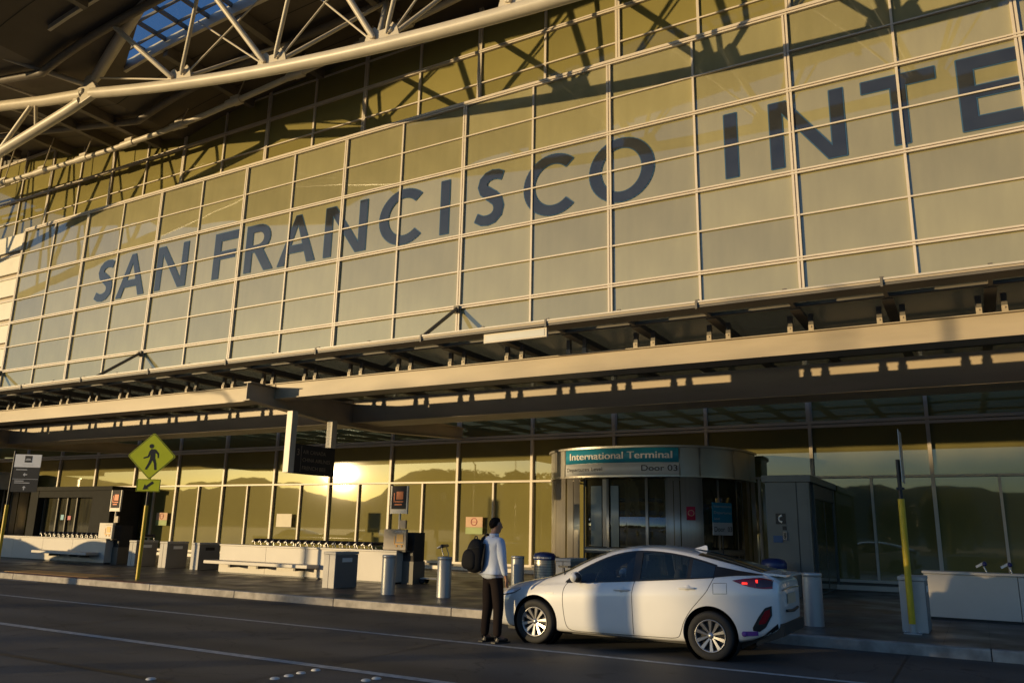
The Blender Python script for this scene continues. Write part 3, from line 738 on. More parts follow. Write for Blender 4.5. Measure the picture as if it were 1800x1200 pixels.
# ================================================================== ENTRANCE DRUM (revolving door)
def drum(cx, cy, rad, label, signed):
    d = empty('revolving_door', (cx, cy, .15), label, 'revolving door')
    # fascia ring: facets between mullions
    A = lambda deg: R(deg)
    b = MB(); b.lathe([(rad, 3.28 - .15), (rad, 4.10 - .15)], (cx, cy, .15), 'z', 64, True, A(180), A(360), False); P_(b, 'fascia', 'stainless2', d)
    b = MB(); b.lathe([(0.1, 4.15 - .15), (rad + .07, 4.15 - .15), (rad + .07, 4.09 - .15), (rad - .1, 4.09 - .15)], (cx, cy, .15), 'z', 64, False, A(180), A(360), False); P_(b, 'cornice', 'stainless2', d)
    b = MB(); b.lathe([(rad + .02, 3.24 - .15), (rad + .02, 3.29 - .15), (rad - .6, 3.29 - .15), (rad - .6, 3.24 - .15), (rad + .02, 3.24 - .15)], (cx, cy, .15), 'z', 64, False, A(180), A(360), False); P_(b, 'soffit_ring', 'stainless', d)
    def face(name, a0, a1, r, z0, z1, m, par=d):
        b = MB(); b.lathe([(r - .03, z0), (r, z0), (r, z1), (r - .03, z1)], (cx, cy, 0), 'z', 36, True, A(a0), A(a1), False); return P_(b, name, m, par)
    # seams on fascia
    for a in (228, 238.5, 300.3, 309.8, 330, 348):
        face('fascia_seam', a - .3, a + .3, rad + .025, 3.27, 4.10, 'stainless', d)
    # glazed openings with posts
    for (a0, a1) in ((248, 294.5), (311.5, 345)):
        am = (a0 + a1) / 2
        face('door_glass', a0, a1, rad - .28, .35, 3.22, 'drum_glass')
        for a in (a0, a0 + (a1 - a0) * .31, a0 + (a1 - a0) * .78, a1):
            face('door_stile', a - .7, a + .7, rad - .22, .15, 3.24, 'stainless2')
        face('door_rail', a0, a1, rad - .21, 1.03, 1.2, 'stainless2'); face('door_rail', a0, a1, rad - .21, .16, .4, 'stainless2')
    # columns
    for (a0, a1) in ((181, 205), (205.6, 228), (228.4, 238), (238.4, 243), (243.4, 247.6), (294.8, 297.2), (297.5, 300.2), (300.5, 309), (309.3, 311.2), (345.3, 350), (350.4, 359)):
        face('column', a0, a1, rad - (.02 if (a1 - a0) > 5 else .06), .15, 3.24, 'stainless')
    # pale leaf panels laid over the opaque glass to brighten the openings
    for (p0, p1) in ((251.8, 258.5), (264.0, 268.6)): face('door_leaf', p0, p1, rad - .25, 1.22, 3.0, 'leaf_grey')
    face('door_leaf_edge', 259.2, 262.0, rad - .24, 1.22, 3.2, 'steel')
    if signed:
        n = 40
        def bend_text(s_, size, a_start, a_end, z, m, bold=0.0):
            cu = bpy.data.curves.new('t', 'FONT'); cu.body = s_; cu.size = size
            to = bpy.data.objects.new('t', cu); col.objects.link(to); dg = bpy.context.evaluated_depsgraph_get(); dg.update()
            me = bpy.data.meshes.new_from_object(to.evaluated_get(dg)); bpy.data.objects.remove(to)
            xs_ = [w.co.x for w in me.vertices]; x0, x1 = min(xs_), max(xs_)
            for w in me.vertices:
                a = A(a_start + (a_end - a_start) * (w.co.x - x0) / (x1 - x0)); yy = w.co.y
                w.co = Vector((cx + (rad + .034) * math.cos(a), cy + (rad + .034) * math.sin(a), z + yy)) - d.location
            if bold:
                bm = bmesh.new(); bm.from_mesh(me); m3 = me.copy()
                for w in m3.vertices:
                    q = w.co + d.location; a = math.atan2(q.y - cy, q.x - cx) + bold; w.co = Vector((cx + (rad + .036) * math.cos(a), cy + (rad + .036) * math.sin(a), q.z)) - d.location
                bm.from_mesh(m3); bm.to_mesh(me); bm.free()
            me.materials.clear(); me.materials.append(M[m]); me.name = 'lettering'
            return link('lettering', me, d)
        a0, a1 = 239.0, 300.0
        face('sign_band', a0, a1, rad + .012, 3.66, 4.085, 'teal'); face('sign_band', a0, a1, rad + .012, 3.30, 3.655, 'sign_grey')
        bend_text('International Terminal', .30, 242.5, 296.8, 3.775, 'white', .005)
        bend_text('Departures Level', .155, 240.5, 262.0, 3.43, 'sign_dark'); bend_text('Door 03', .24, 282.5, 299.2, 3.41, 'sign_dark')
    return d
dr = drum(-9.15, 25.75, 3.3, 'stainless steel revolving door drum under the teal International Terminal Door 03 sign', True)
drum(-48.6, 25.75, 3.3, 'revolving door drum at far left behind the black and white direction sign', False)
# small notices on the drum
def drum_pt(a, z, r=3.3): return Vector((-9.15 + r * math.cos(R(a)), 25.75 + r * math.sin(R(a)), z))
b = MB(); b.lathe([(3.285, 2.02), (3.292, 2.02), (3.292, 2.40), (3.285, 2.40)], (-9.15, 25.75, 0), 'z', 6, True, R(302.9), R(307.0), False); P_(b, 'sticker', 'red', dr)
b = MB(); b.tube([drum_pt(305.0 + 1.4 * math.cos(a * .5236), 2.22 + .08 * math.sin(a * .5236), 3.30) for a in range(13)], .010, 4, cap=False); P_(b, 'sticker_mark', 'pinkp', dr)
def flatten_front(d, cx, cy):
    # the drum's plan is flatter than a circle: a rounded, almost straight front
    for o in d.children:
        for v in o.data.vertices:
            w = v.co + o.location + d.location; dx, dy = w.x - cx, w.y - cy; rho = math.hypot(dx, dy)
            if rho < 1e-6: continue
            c_, s__ = abs(dx / rho), abs(dy / rho); k = 1 / ((c_ / 3.25) ** 2.6 + (s__ / 3.4) ** 2.6) ** (1 / 2.6) / 3.3
            v.co = Vector((cx + dx * k, cy + dy * k, w.z)) - o.location - d.location
flatten_front(dr, -9.15, 25.75)
ns = empty('door_sign', (-6.9, 23.0, 1.9), 'teal and grey Door 03 sign behind the right hand glass of the revolving door', 'sign')
def on_drum(a, f=1.0):
    c_, s__ = abs(math.cos(R(a))), abs(math.sin(R(a))); k = f / ((c_ / 3.25) ** 2.6 + (s__ / 3.4) ** 2.6) ** (1 / 2.6)
    return Vector((-9.15 + k * math.cos(R(a)), 25.75 + k * math.sin(R(a)), 0))
q0, q1 = on_drum(316.0, .985), on_drum(331.0, .985)
u = (q1 - q0).normalized(); org = q0 + Vector((0, 0, 1.62))
P_(MB().prism([(0,.36),(.78,.36),(.78,.92),(0,.92)], org, u, Z_, u.cross(Z_) * -.02), 'upper_board', 'teal', ns)
P_(MB().prism([(0,0),(.78,0),(.78,.355),(0,.355)], org, u, Z_, u.cross(Z_) * -.02), 'lower_board', 'sign_grey', ns)
nn = u.cross(Z_)
text('Door  03', .2, org + nn * .012 + u * .04 + Z_ * .1 - ns.location, u, Z_, 'sign_dark', ns, width=.7)
text('International', .11, org + nn * .012 + u * .04 + Z_ * .78 - ns.location, u, Z_, 'sign_grey', ns, width=.7)
text('Departures', .11, org + nn * .012 + u * .04 + Z_ * .60 - ns.location, u, Z_, 'sign_grey', ns, width=.7)
text('Level', .11, org + nn * .012 + u * .04 + Z_ * .43 - ns.location, u, Z_, 'sign_grey', ns)
pq = q0 + u * .38 - u.cross(Z_) * .01; P_(MB().tube([(pq.x, pq.y, .155), (pq.x, pq.y, 1.62)], .02, 8), 'post', 'dark_metal', ns)

# ================================================================== VESTIBULES
vr = empty('door_vestibule', (-4.2, 23, .15), 'grey metal door vestibule with a phone sign right of the revolving door', 'vestibule')
b = MB(); b.box(-4.75, -3.72, 21.75, 26.05, .15, 3.1); P_(b, 'wall', 'vest', vr)
P_(MB().box(-4.82, -3.60, 21.68, 26.05, 3.0, 3.17), 'roof_edge', 'vest', vr)
P_(MB().box(-3.98, -3.965, 21.735, 21.75, .15, 3.0), 'panel_seam', 'black', vr)
P_(MB().box(-3.72, -3.66, 21.76, 21.92, .15, 3.0), 'door_frame', 'vest', vr); P_(MB().box(-3.72, -3.66, 22.45, 22.60, .15, 3.0), 'door_frame', 'vest', vr); P_(MB().box(-3.72, -3.66, 25.8, 26.0, .15, 3.0), 'door_frame', 'vest', vr)
P_(MB().box(-3.72, -3.69, 22.61, 25.79, .2, 2.6), 'door_glass', 'drum_glass', vr); P_(MB().box(-3.72, -3.685, 24.15, 24.25, .2, 2.6), 'door_stile', 'beam_dark', vr); P_(MB().box(-3.72, -3.67, 22.61, 25.79, 2.62, 2.99), 'transom', 'beam_dark', vr)
b = MB(); b.box(-4.52, -4.27, 21.735, 21.748, 1.93, 2.20); fs = P_(b, 'phone_sign', 'black', vr)
b = MB(); b.tube([(-4.36, 21.725, 2.15), (-4.43, 21.725, 2.11), (-4.44, 21.725, 2.06), (-4.43, 21.725, 2.01), (-4.36, 21.725, 1.98)], [.03, .016, .013, .016, .03], 8); P_(b, 'handset_symbol', 'white', fs)
P_(MB().box(-4.36, -4.26, 21.735, 21.748, 1.78, 1.88), 'small_sign', 'black', vr)
b = MB(); b.box(-4.36, -4.25, 21.70, 21.748, 1.53, 1.74); wf = P_(b, 'wall_phone', 'chrome', vr); P_(MB().tube([(-4.305,21.69,1.70),(-4.30,21.68,1.63),(-4.305,21.69,1.56)], .014, 6), 'handset', 'black', wf)
P_(MB().box(-4.60, -4.37, 21.72, 21.748, 1.47, 1.64), 'leaflet_box', 'phone_blue', vr)
b = MB(); b.lathe([(0,0),(.24,0),(.26,.25),(.24,.5),(.2,.56),(0,.58)], (-4.5, 21.3, .75), 'z', 20); bb = P_(b, 'blue_bin', 'blue', None) if False else None

vl = empty('door_vestibule', (-39, 25, .15), 'dark flat roofed door vestibule behind the left hand row of carts', 'vestibule')
b = MB(); b.box(-42.9, -42.2, 24.4, 26.0, .15, 3.12); b.box(-37.6, -36.1, 24.4, 26.0, .15, 3.12); b.box(-42.2, -37.6, 24.42, 24.7, 2.8, 3.12); P_(b, 'wall', 'vest_dark', vl)
P_(MB().box(-43.0, -36.0, 24.3, 26.05, 3.13, 3.33), 'roof_edge', 'vest_dark', vl)
P_(MB().box(-42.2, -37.6, 24.8, 24.83, .2, 2.8), 'door_glass', 'drum_glass', vl)
for x in (-42.1, -40.9, -40.1, -39.3, -37.7): P_(MB().box(x - .04, x + .04, 24.7, 24.8, .2, 2.8), 'door_stile', 'beam_dark', vl)
P_(MB().box(-40.0, -39.75, 24.77, 24.79, 1.7, 1.9), 'sticker', 'red', vl); P_(MB().box(-40.6, -40.35, 24.77, 24.79, 1.7, 1.95), 'sticker', 'teal', vl)

# ================================================================== STREET FURNITURE
def bin_box(x, y, label, group=None, slot=True):
    d = empty('litter_bin', (x, y, .15), label, 'litter bin', group)
    w, dp, h = .38, .86, .87
    P_(MB().box(x, x + w * .47, y, y + dp, .155, .155 + h - .07), 'cabinet', 'concrete_box', d, bevel=.008)
    P_(MB().box(x + w * .50, x + w, y + .0, y + dp, .155, .155 + h - .07), 'cabinet', 'concrete_box', d, bevel=.008)
    P_(MB().box(x - .012, x + w + .012, y - .012, y + dp + .012, .155 + h - .065, .155 + h), 'lid', 'concrete_box', d, bevel=.01)
    P_(MB().box(x + w + .001, x + w + .008, y + .02, y + dp - .02, .17, .155 + h - .08), 'shade_panel', 'box_shade', d)  # dark tone painted on the side turned from the sun
    P_(MB().box(x + w + .009, x + w + .014, y + .25, y + .62, .155 + h - .25, .155 + h - .15), 'slot_plate', 'white' if slot else 'sign_dark', d)
    return d
bin_box(-14.27, 15.6, 'pale litter bin with white slot plate in front of the sunlit long counter', 'square litter bins')
bin_box(-26.15, 18.6, 'litter bin with a white slot plate behind the crosswalk sign pole', 'square litter bins')
bin_box(-24.5, 18.6, 'middle one of three litter bins between the two cart counters', 'square litter bins')
bin_box(-22.88, 18.6, 'litter bin with a dark slot beside the left end of the sunlit counter', 'square litter bins', False)
bin_box(-8.6, 17.2, 'litter bin mostly hidden behind the white car windscreen', 'square litter bins')
rb = bin_box(-1.22, 15.05, 'grey litter bin standing behind the tall yellow pole at right', 'square litter bins')

def bollard(x, y, label):
    d = empty('bollard', (x, y, .15), label, 'bollard', 'round metal bollards along the kerb')
    P_(MB().lathe([(.16, .0), (.16, .80)], (x, y, .152), 'z', 32), 'post', 'bollard', d)
    P_(MB().lathe([(.157, .802), (.157, .81), (.165, .815), (.165, .862), (.155, .872), (0, .874)], (x, y, .152), 'z', 32), 'cap', 'bollard', d)
bollard(-11.88, 15.18, 'short grey bollard directly right of the litter bin with the white plate')
bollard(-10.5, 15.42, 'short grey bollard between the long counter and the man with the backpack')
bollard(-9.92, 17.75, 'grey bollard half hidden behind the man with the backpack')
bollard(-2.58, 15.06, 'thick grey bollard just behind the rear bumper of the white car')

def counter(x0, x1, y, label, joints, bench=None):
    d = empty('cart_counter', (x0, y, .15), label, 'counter')
    js = [x0] + joints + [x1]
    for a, b_ in zip(js, js[1:]): P_(MB().box(a + .006, b_ - .006, y, y + .42, .20, .985), 'panel', 'counter', d)
    P_(MB().box(x0 - .02, x1 + .02, y - .03, y + .45, .99, 1.035), 'top', 'counter', d, bevel=.006)
    P_(MB().box(x0 + .03, x1 - .03, y + .03, y + .40, .15, .20), 'plinth', 'black', d)
    if bench:
        bx0, bx1 = bench; P_(MB().box(bx0, bx1, y - .52, y - .02, .46, .555), 'bench_seat', 'counter', d, bevel=.01)
        for xx in (bx0 + 1.0, bx0 + 2.2, bx1 - .6):
            b = MB(); b.box(xx - .04, xx + .04, y - .40, y - .005, .37, .455); P_(b, 'bracket', 'beam_dark', d)
    return d
counter(-20.8, -13.85, 18.0, 'long sunlit pale counter with a bench in front and a row of luggage carts behind', [-18.8, -17.2, -15.55], (-20.9, -16.6))
counter(-36.0, -27.5, 18.6, 'shaded pale counter with a bench at the far left below a row of carts', [-33.4, -31.4, -29.5], (-31.2, -27.8))
counter(-1.0, 5.0, 17.85, 'plain grey counter at far right behind the litter bin and yellow pole', [.55, 2.2])

# luggage carts: one source per colour, then copies
def make_cart(x, y, grip, label, group):
    d = empty('luggage_cart', (x, y, .15), label, 'luggage cart', group)
    b = MB()
    for s_ in (-.26, .26):
        b.tube([(x + .02, y + s_, .30), (x + .10, y + s_, .95), (x + .03, y + s_ * .95, 1.13)], .013, 6)
        b.tube([(x - .55, y + s_ * .8, .30), (x + .02, y + s_, .30)], .013, 6)
    b.tube([(x - .55, y - .2, .30), (x - .55, y + .2, .30)], .013, 6); b.tube([(x + .08, y - .26, .9), (x + .08, y + .26, .9)], .01, 6)
    P_(b, 'frame', 'cart_grey', d)
    b = MB(); b.lathe([(0, -.30), (.035, -.295), (.042, -.27), (.042, .27), (.035, .295), (0, .30)], (x + .05, y, 1.18), 'y', 12); P_(b, 'handle', grip, d)
    b = MB(); b.obox((x - .035, y, 1.155), Vector((.86, 0, .5)).normalized(), Y_, Vector((-.5, 0, .86)).normalized(), .075, .24, .018); P_(b, 'brake_bar', 'cart_pad', d)
    P_(MB().box(x - .5, x - .1, y - .2, y + .2, .31, .33), 'basket', 'cart_grey', d)
    b = MB()
    for (xx, yy) in ((x - .5, y - .2), (x - .5, y + .2), (x, y - .26), (x, y + .26)): b.lathe([(0,-.02),(.075,-.02),(.075,.02),(0,.02)], (xx, yy, .228), 'y', 12)
    P_(b, 'wheels', 'rubber', d)
    return d
GR = 'luggage carts nested behind the counters'
ORD = ['first','second','third','fourth','fifth','sixth','seventh','eighth','ninth','tenth','eleventh','twelfth','thirteenth','fourteenth','fifteenth','sixteenth','seventeenth','eighteenth']
def cart_row(first, n, dx, y, lab):
    for i in range(1, n):
        c = copy_tree(first); c.location = (first.location.x + dx * i, y, .15); c['label'] = lab % ORD[i]
LB = '%s luggage cart from the left in the row behind the sunlit long counter'
c0 = make_cart(-20.0, 18.85, 'cart_grip', 'leftmost luggage cart of the row behind the sunlit long counter', GR)
cart_row(c0, 18, .279, 18.85, LB); 
LC = '%s luggage cart from the left behind the shaded far left counter'
c1 = copy_tree(c0); c1.location = (-32.7, 19.5, .15); c1['label'] = 'leftmost luggage cart of the row behind the shaded counter at far left'
cart_row(c1, 15, .30, 19.5, LC)
c2 = make_cart(0.0, 18.75, 'cart_grip_blue', 'blue handled luggage cart behind the right counter, leftmost of three', GR)
c3 = copy_tree(c2); c3.location = (.42, 18.75, .15); c3['label'] = 'blue handled luggage cart in the middle of the three behind the right counter'
c4 = copy_tree(c2); c4.location = (.84, 18.75, .15); c4['label'] = 'luggage cart cut off by the right edge behind the right counter'

# loose carts beside the machine
c5 = copy_tree(c0); c5.location = (-12.95, 18.9, .15); c5.rotation_euler = (0, 0, 0.3); c5['label'] = 'single luggage cart standing loose right of the cart machine'
c6 = copy_tree(c0); c6.location = (-27.0, 19.9, .15); c6['label'] = 'single luggage cart right of the left hand cart machine'

def cart_machine(x, y, pan, label, post_x):
    """payment machine with a pictogram box at its front left and a sign on a post"""
    d = empty('cart_machine', (x, y, .15), label, 'cart machine')
    P_(MB().box(x + .06, x + .42, y, y + .5, .155, 1.52), 'cabinet', 'sign_dark', d, bevel=.01)
    P_(MB().box(x + .08, x + .40, y - .012, y, .9, 1.35), 'front_panel', 'black', d)
    P_(MB().box(x + .04, x + .44, y - .02, y + .52, .152, .75), 'base', 'beam_dark', d)
    bx = MB().box(x - .41, x + .36, y - .30, y - .22, 1.05, 1.60); bd = P_(bx, 'sign_box', pan, d, bevel=.006)
    b = MB(); b.box(x + .05, x + .27, y - .31, y - .302, 1.27, 1.47); b.box(x - .02, x + .29, y - .31, y - .302, 1.19, 1.225); b.box(x - .04, x - .01, y - .31, y - .302, 1.20, 1.42)
    for xx in (x + .06, x + .23): b.lathe([(0,0),(.03,0),(.03,.006),(0,.006)], (xx, y - .309, 1.155), 'y', 10)
    P_(b, 'cart_symbol', 'amber', bd)
    text('LUGGAGE CARTS', .05, Vector((x - .02, y - .305, 1.52)) - d.location, X_, Z_, 'white' if pan == 'tan' else 'tan', d, width=.35)
    P_(MB().box(x - .41, x + .30, y - .215, y + .1, 1.0, 1.04), 'shelf', 'beam_dark', d)
    s2 = empty('sign_on_post', (post_x, y + .1, .15), label.replace('machine', 'sign').replace('standing', 'on a post'), 'sign')
    P_(MB().tube([(post_x, y + .15, .155), (post_x, y + .15, 2.1)], .035, 10), 'post', 'steel', s2)
    b = MB(); pass
    for sx in (-.28, .28): P_(MB().box(post_x + sx - .02, post_x + sx + .02, y + .07, y + .13, 2.02, 2.80), 'side_rail', 'steel', s2)
    fb = P_(MB().box(post_x - .26, post_x + .26, y + .08, y + .12, 2.16, 2.80), 'board', 'sign_dark', s2)
    P_(MB().box(post_x - .26, post_x + .26, y + .07, y + .115, 2.03, 2.15), 'lower_strip', 'steel', s2)
    b = MB(); b.box(post_x - .10, post_x + .14, y + .07, y + .077, 2.42, 2.64); b.box(post_x - .17, post_x + .15, y + .07, y + .077, 2.34, 2.375); b.box(post_x - .19, post_x - .155, y + .07, y + .077, 2.34, 2.60); b.box(post_x - .15, post_x + .1, y + .07, y + .077, 2.26, 2.30)
    P_(b, 'cart_symbol', 'orange', fb)
    P_(MB().box(post_x + .05, post_x + .27, y + .07, y + .14, 1.62, 1.85), 'small_board', 'tan', s2)
    return d
cart_machine(-13.92, 18.3, 'tan', 'brown luggage cart machine standing right of the sunlit counter', -14.15)
cart_machine(-27.6, 18.9, 'cream', 'cream fronted luggage cart machine standing right of the shaded left counter', -27.8)

# blue lidded litter drum by the revolving door
d = empty('litter_drum', (-10.55, 20.4, .15), 'perforated steel litter drum with a blue lid left of the revolving door', 'litter bin')
P_(MB().lathe([(.29, .0), (.29, .70)], (-10.55, 20.4, .152), 'z', 32), 'body', 'stainless', d)
P_(MB().lathe([(.30, .702), (.31, .72), (.31, .82), (.27, .88), (.12, .915), (0, .92)], (-10.55, 20.4, .152), 'z', 32), 'lid', 'blue', d)
b = MB()
for k in range(14):
    a = R(200 + k * 10); b.obox((-10.55 + .312 * math.cos(a), 20.4 + .312 * math.sin(a), .915), Vector((-math.sin(a), math.cos(a), 0)), Vector((math.cos(a), math.sin(a), 0)), Z_, .012 + .008 * (k % 3 == 0), .003, .02)
P_(b, 'lid_mark', 'white', d)
b = MB()
for zz in [.25 + .07 * i for i in range(9)]: b.lathe([(.2905, 0), (.2935, .004), (.2905, .008)], (-10.55, 20.4, zz), 'z', 32, cap=False)
P_(b, 'ring_ridge', 'black', d)
d = empty('litter_drum', (-4.45, 20.9, .15), 'dark blue topped litter drum in front of the phone panel behind the car roof', 'litter bin')
P_(MB().lathe([(.29, .0), (.29, .70)], (-4.45, 20.9, .152), 'z', 28), 'body', 'stainless', d)
P_(MB().lathe([(.30, .702), (.31, .72), (.31, .82), (.27, .90), (.12, .94), (0, .945)], (-4.45, 20.9, .152), 'z', 28), 'lid', 'blue', d)

# ---- pedestrian crossing sign
d = empty('crosswalk_sign', (-19.8, 14.45, .15), 'lime green diamond pedestrian crossing sign on a yellow and black pole', 'road sign')
px, py = -19.8, 14.45
P_(MB().tube([(px, py, .152), (px, py, 2.1)], .052, 12), 'pole_sleeve', 'yellow', d)
P_(MB().tube([(px, py, 2.09), (px, py, 4.0)], .033, 10), 'pole', 'black', d)
uu = Vector((math.cos(R(34)), math.sin(R(34)), 0)); nn = uu.cross(Z_)       # nn faces the road
c = Vector((px, py, 3.44)) + nn * .05
def plate(poly, m, name, off, th=.004, par=d, cc=c, u_=uu):
    b = MB(); n_ = u_.cross(Z_); b.prism(poly, cc + n_ * off, u_, Z_, n_ * -th); return P_(b, name, m, par)
def rdia(h, r=.06):
    P = []
    for k in range(4):
        a0 = 90 * k; cx_, cz_ = (h - r * 1.414) * math.cos(R(a0)), (h - r * 1.414) * math.sin(R(a0))
        for j in range(-4, 5): a = R(a0 + j * 11.25); P.append((cx_ + r * math.cos(a), cz_ + r * math.sin(a)))
    return P
b1 = plate(rdia(.655), 'lime', 'diamond_plate', 0)
plate(rdia(.635), 'black', 'border', .002, .003, b1); plate(rdia(.613), 'lime', 'face', .004, .003, b1)
walk = [[(.0,.10),(.03,.19),(-.05,.20),(-.10,.13),(-.13,.0),(-.24,-.04),(-.235,-.075),(-.10,-.035),(-.06,.08),(-.065,-.08),(-.10,-.2),(-.17,-.36),(-.115,-.375),(-.03,-.2),(.01,-.1),(.055,-.2),(.09,-.38),(.145,-.37),(.12,-.2),(.07,-.05),(.06,.1),(.125,.05),(.14,-.05),(.17,-.05),(.16,.08),(.07,.18),(.03,.20)]]
pg = plate(walk[0][::-1] if False else [(x_ + .02, z_) for x_, z_ in walk[0]], 'black', 'walking_figure', .008, .003, b1)
hd = [( -.035 + .062 * math.cos(R(a)), .275 + .062 * math.sin(R(a))) for a in range(0, 360, 24)]; plate(hd, 'black', 'walking_figure_head', .008, .003, b1)
c2_ = Vector((px, py, 2.64)) + nn * .05
b2 = plate([(-.32,-.17),(.32,-.17),(.32,.17),(-.32,.17)], 'lime', 'arrow_plate', 0, .004, d, c2_)
for q in ([(-.31,-.16),(.31,-.16),(.31,-.15),(-.31,-.15)], [(-.31,.15),(.31,.15),(.31,.16),(-.31,.16)], [(-.31,-.149),(-.30,-.149),(-.30,.149),(-.31,.149)], [(.30,-.149),(.31,-.149),(.31,.149),(.30,.149)]): plate(q, 'black', 'border', .004, .003, b2, c2_)
plate([(-.14,-.12),(.02,-.10),(-.02,-.065),(.14,.06),(.09,.115),(-.065,-.015),(-.10,.03)], 'black', 'arrow', .004, .003, b2, c2_)

# ---- direction sign at the left edge
px, py = -26.45, 14.35
d = empty('direction_sign', (px, py, .15), 'black and white direction sign with arrows on the leftmost yellow pole', 'sign')
P_(MB().tube([(px, py, .152), (px, py, 2.1)], .052, 12), 'pole_sleeve', 'yellow', d); P_(MB().tube([(px, py, 2.09), (px, py, 3.78)], .033, 10), 'pole', 'black', d)
cc = Vector((px + .09, py, 3.05)) + nn * .05
t1 = plate([(0,.22),(.80,.22),(.80,.62),(0,.62)], 'white', 'upper_plate', 0, .02, d, cc); plate([(0,-.55),(.80,-.55),(.80,.215),(0,.215)], 'black', 'lower_plate', 0, .02, d, cc)
plate([(.30,.37),(.52,.37),(.52,.58),(.30,.58)], 'black', 'emblem', .003, .003, t1, cc)
for k, (a, b_) in enumerate(((.32,.50),(.345,.475))): plate([(a,.44 + .035*k),(b_,.44+.035*k),(b_,.455+.035*k),(a,.455+.035*k)], 'white', 'emblem_line', .0065, .003, t1, cc)
plate([(.25,.29),(.57,.29),(.57,.305),(.25,.305)], 'sign_grey', 'text_line', .003, .003, t1, cc)
plate([(0.01,-.155),(.79,-.155),(.79,-.145),(.01,-.145)], 'sign_grey', 'divider', .003, .003, d, cc)
for (x0, x1, z0) in ((.08,.42,.13),(.08,.36,-.22),(.08,.55,-.28)): plate([(x0,z0),(x1,z0),(x1,z0+.022),(x0,z0+.022)], 'sign_grey', 'text_line', .003, .003, d, cc)
plate([(.31,-.01),(.37,.05),(.37,.005),(.44,.005),(.44,-.025),(.37,-.025),(.37,-.07)], 'sign_grey', 'arrow', .003, .003, d, cc)
plate([(.40,-.36),(.46,-.42),(.415,-.42),(.415,-.49),(.385,-.49),(.385,-.42),(.34,-.42)], 'sign_grey', 'arrow', .003, .003, d, cc)

# ---- yellow pole at right with a sign seen edge on
px, py = -1.06, 14.93
d = empty('pole_sign', (px, py, .15), 'tall yellow and black pole at right with a thin sign seen edge on', 'road sign')
P_(MB().tube([(px, py, .30), (px, py, 2.27)], .052, 12), 'pole_sleeve', 'yellow', d); P_(MB().tube([(px, py, .152), (px, py, .42)], .045, 12), 'pole_foot', 'bollard', d)
b = MB(); b.box(px - .13, px + .13, py - .13, py + .13, .152, .165)
for sx in (-.1, .1): b.lathe([(0,0),(.015,0),(.015,.04),(0,.04)], (px + sx, py - .09, .165), 'z', 8)
P_(b, 'base_plate', 'bollard', d)
P_(MB().tube([(px, py, 2.26), (px, py, 2.92)], .033, 10), 'pole', 'black', d)
b = MB(); b.box(px - .05, px + .05, py - .05, py + .05, 2.42, 2.46); b.tube([(px - .06, py, 2.44), (px + .07, py, 2.44)], .015, 8); P_(b, 'clamp', 'black', d)
P_(MB().box(px + .045, px + .055, py - .10, py + .52, 2.55, 3.42), 'sign_plate', 'bollard', d)
P_(MB().box(px + .036, px + .044, py - .04, py + .04, 2.6, 2.9), 'bracket', 'black', d)

# ---- raised road dots
def dot(x, y, lab):
    b = MB(); b.lathe([(.055, 0), (.052, .008), (.04, .016), (.02, .020), (0, .021)], (0, 0, 0), 'z', 18)
    o = b.build('road_dot', 'dot'); o.location = (x, y, .001); tag(o, lab, 'road dot', 'raised round dots on the road'); return o
for i, (x, y) in enumerate(((-6.84,6.84),(-6.84,7.05),(-6.86,7.26),(-6.86,7.50))):
    dot(x, y, ('small white road dot nearest the camera in the left hand row of four', 'second small road dot from the camera in the left hand row of four', 'third small road dot from the camera in the left hand row of four', 'farthest and dullest road dot of the left hand row of four')[i])
dot(-5.98, 7.34, 'road dot at the bottom edge, nearer one of the right hand pair'); dot(-5.96, 7.50, 'road dot touching the white lane line, farther one of the right hand pair')
dot(-7.86, 6.05, 'single small white stud on the dark joint at the lower left')

# ================================================================== TREES AND LAMPS ACROSS THE ROAD (reflected in the glass; some added to throw the low shade)
def leaf_mesh(name, n, r, h, size, seed):
    rnd = random.Random(seed); V = []; F = []
    lobes = [(rnd.uniform(-.55, .55) * r, rnd.uniform(-.55, .55) * r, rnd.uniform(-.3, .35) * h, rnd.uniform(.38, .6)) for _ in range(11)]
    for _ in range(n):
        lb = rnd.choice(lobes); v = Vector((rnd.gauss(0, 1), rnd.gauss(0, 1), rnd.gauss(0, 1))).normalized() * rnd.uniform(.3, 1) ** .5 * lb[3]
        c_ = Vector((lb[0] + v.x * r, lb[1] + v.y * r, lb[2] + v.z * h * .75))
        if abs(c_.z) > h * .55: c_.z *= .6
        a = Vector((rnd.gauss(0, 1), rnd.gauss(0, 1), rnd.gauss(0, 1))).normalized(); b_ = a.orthogonal().normalized(); s_ = size * rnd.uniform(.6, 1.3)
        k = len(V); V += [c_ + a * s_, c_ + b_ * s_ * .6, c_ - a * s_, c_ - b_ * s_ * .6]; F.append((k, k + 1, k + 2, k + 3))
    me = bpy.data.meshes.new(name); me.from_pydata([tuple(v) for v in V], [], F); me.materials.append(M['leaf']); return me
TREE = [leaf_mesh('crown', 3200, 5.2, 3.8, .32, 3), leaf_mesh('crown', 3800, 5.0, 9.6, .40, 5)]
def tree(x, y, kind, zc, label, s=1.0):
    d = empty('tree', (x, y, 0), label, 'tree', 'trees across the roadway')
    cr = link('crown', TREE[kind], d); cr.location = (0, 0, zc); cr.scale = (s, s, s); cr.rotation_euler = (0, 0, x)
    b = MB(); b.tube([(0, 0, -.02), (.1, .05, zc * .5), (-.1, 0, zc)], [.28, .2, .1], 9)
    for k in range(5): b.tube([(0, 0, zc * .55), (2.2 * math.cos(k * 1.3) * s, 2.2 * math.sin(k * 1.3) * s, zc + .6)], [.1, .03], 6)
    b.build('trunk', 'bark', d)
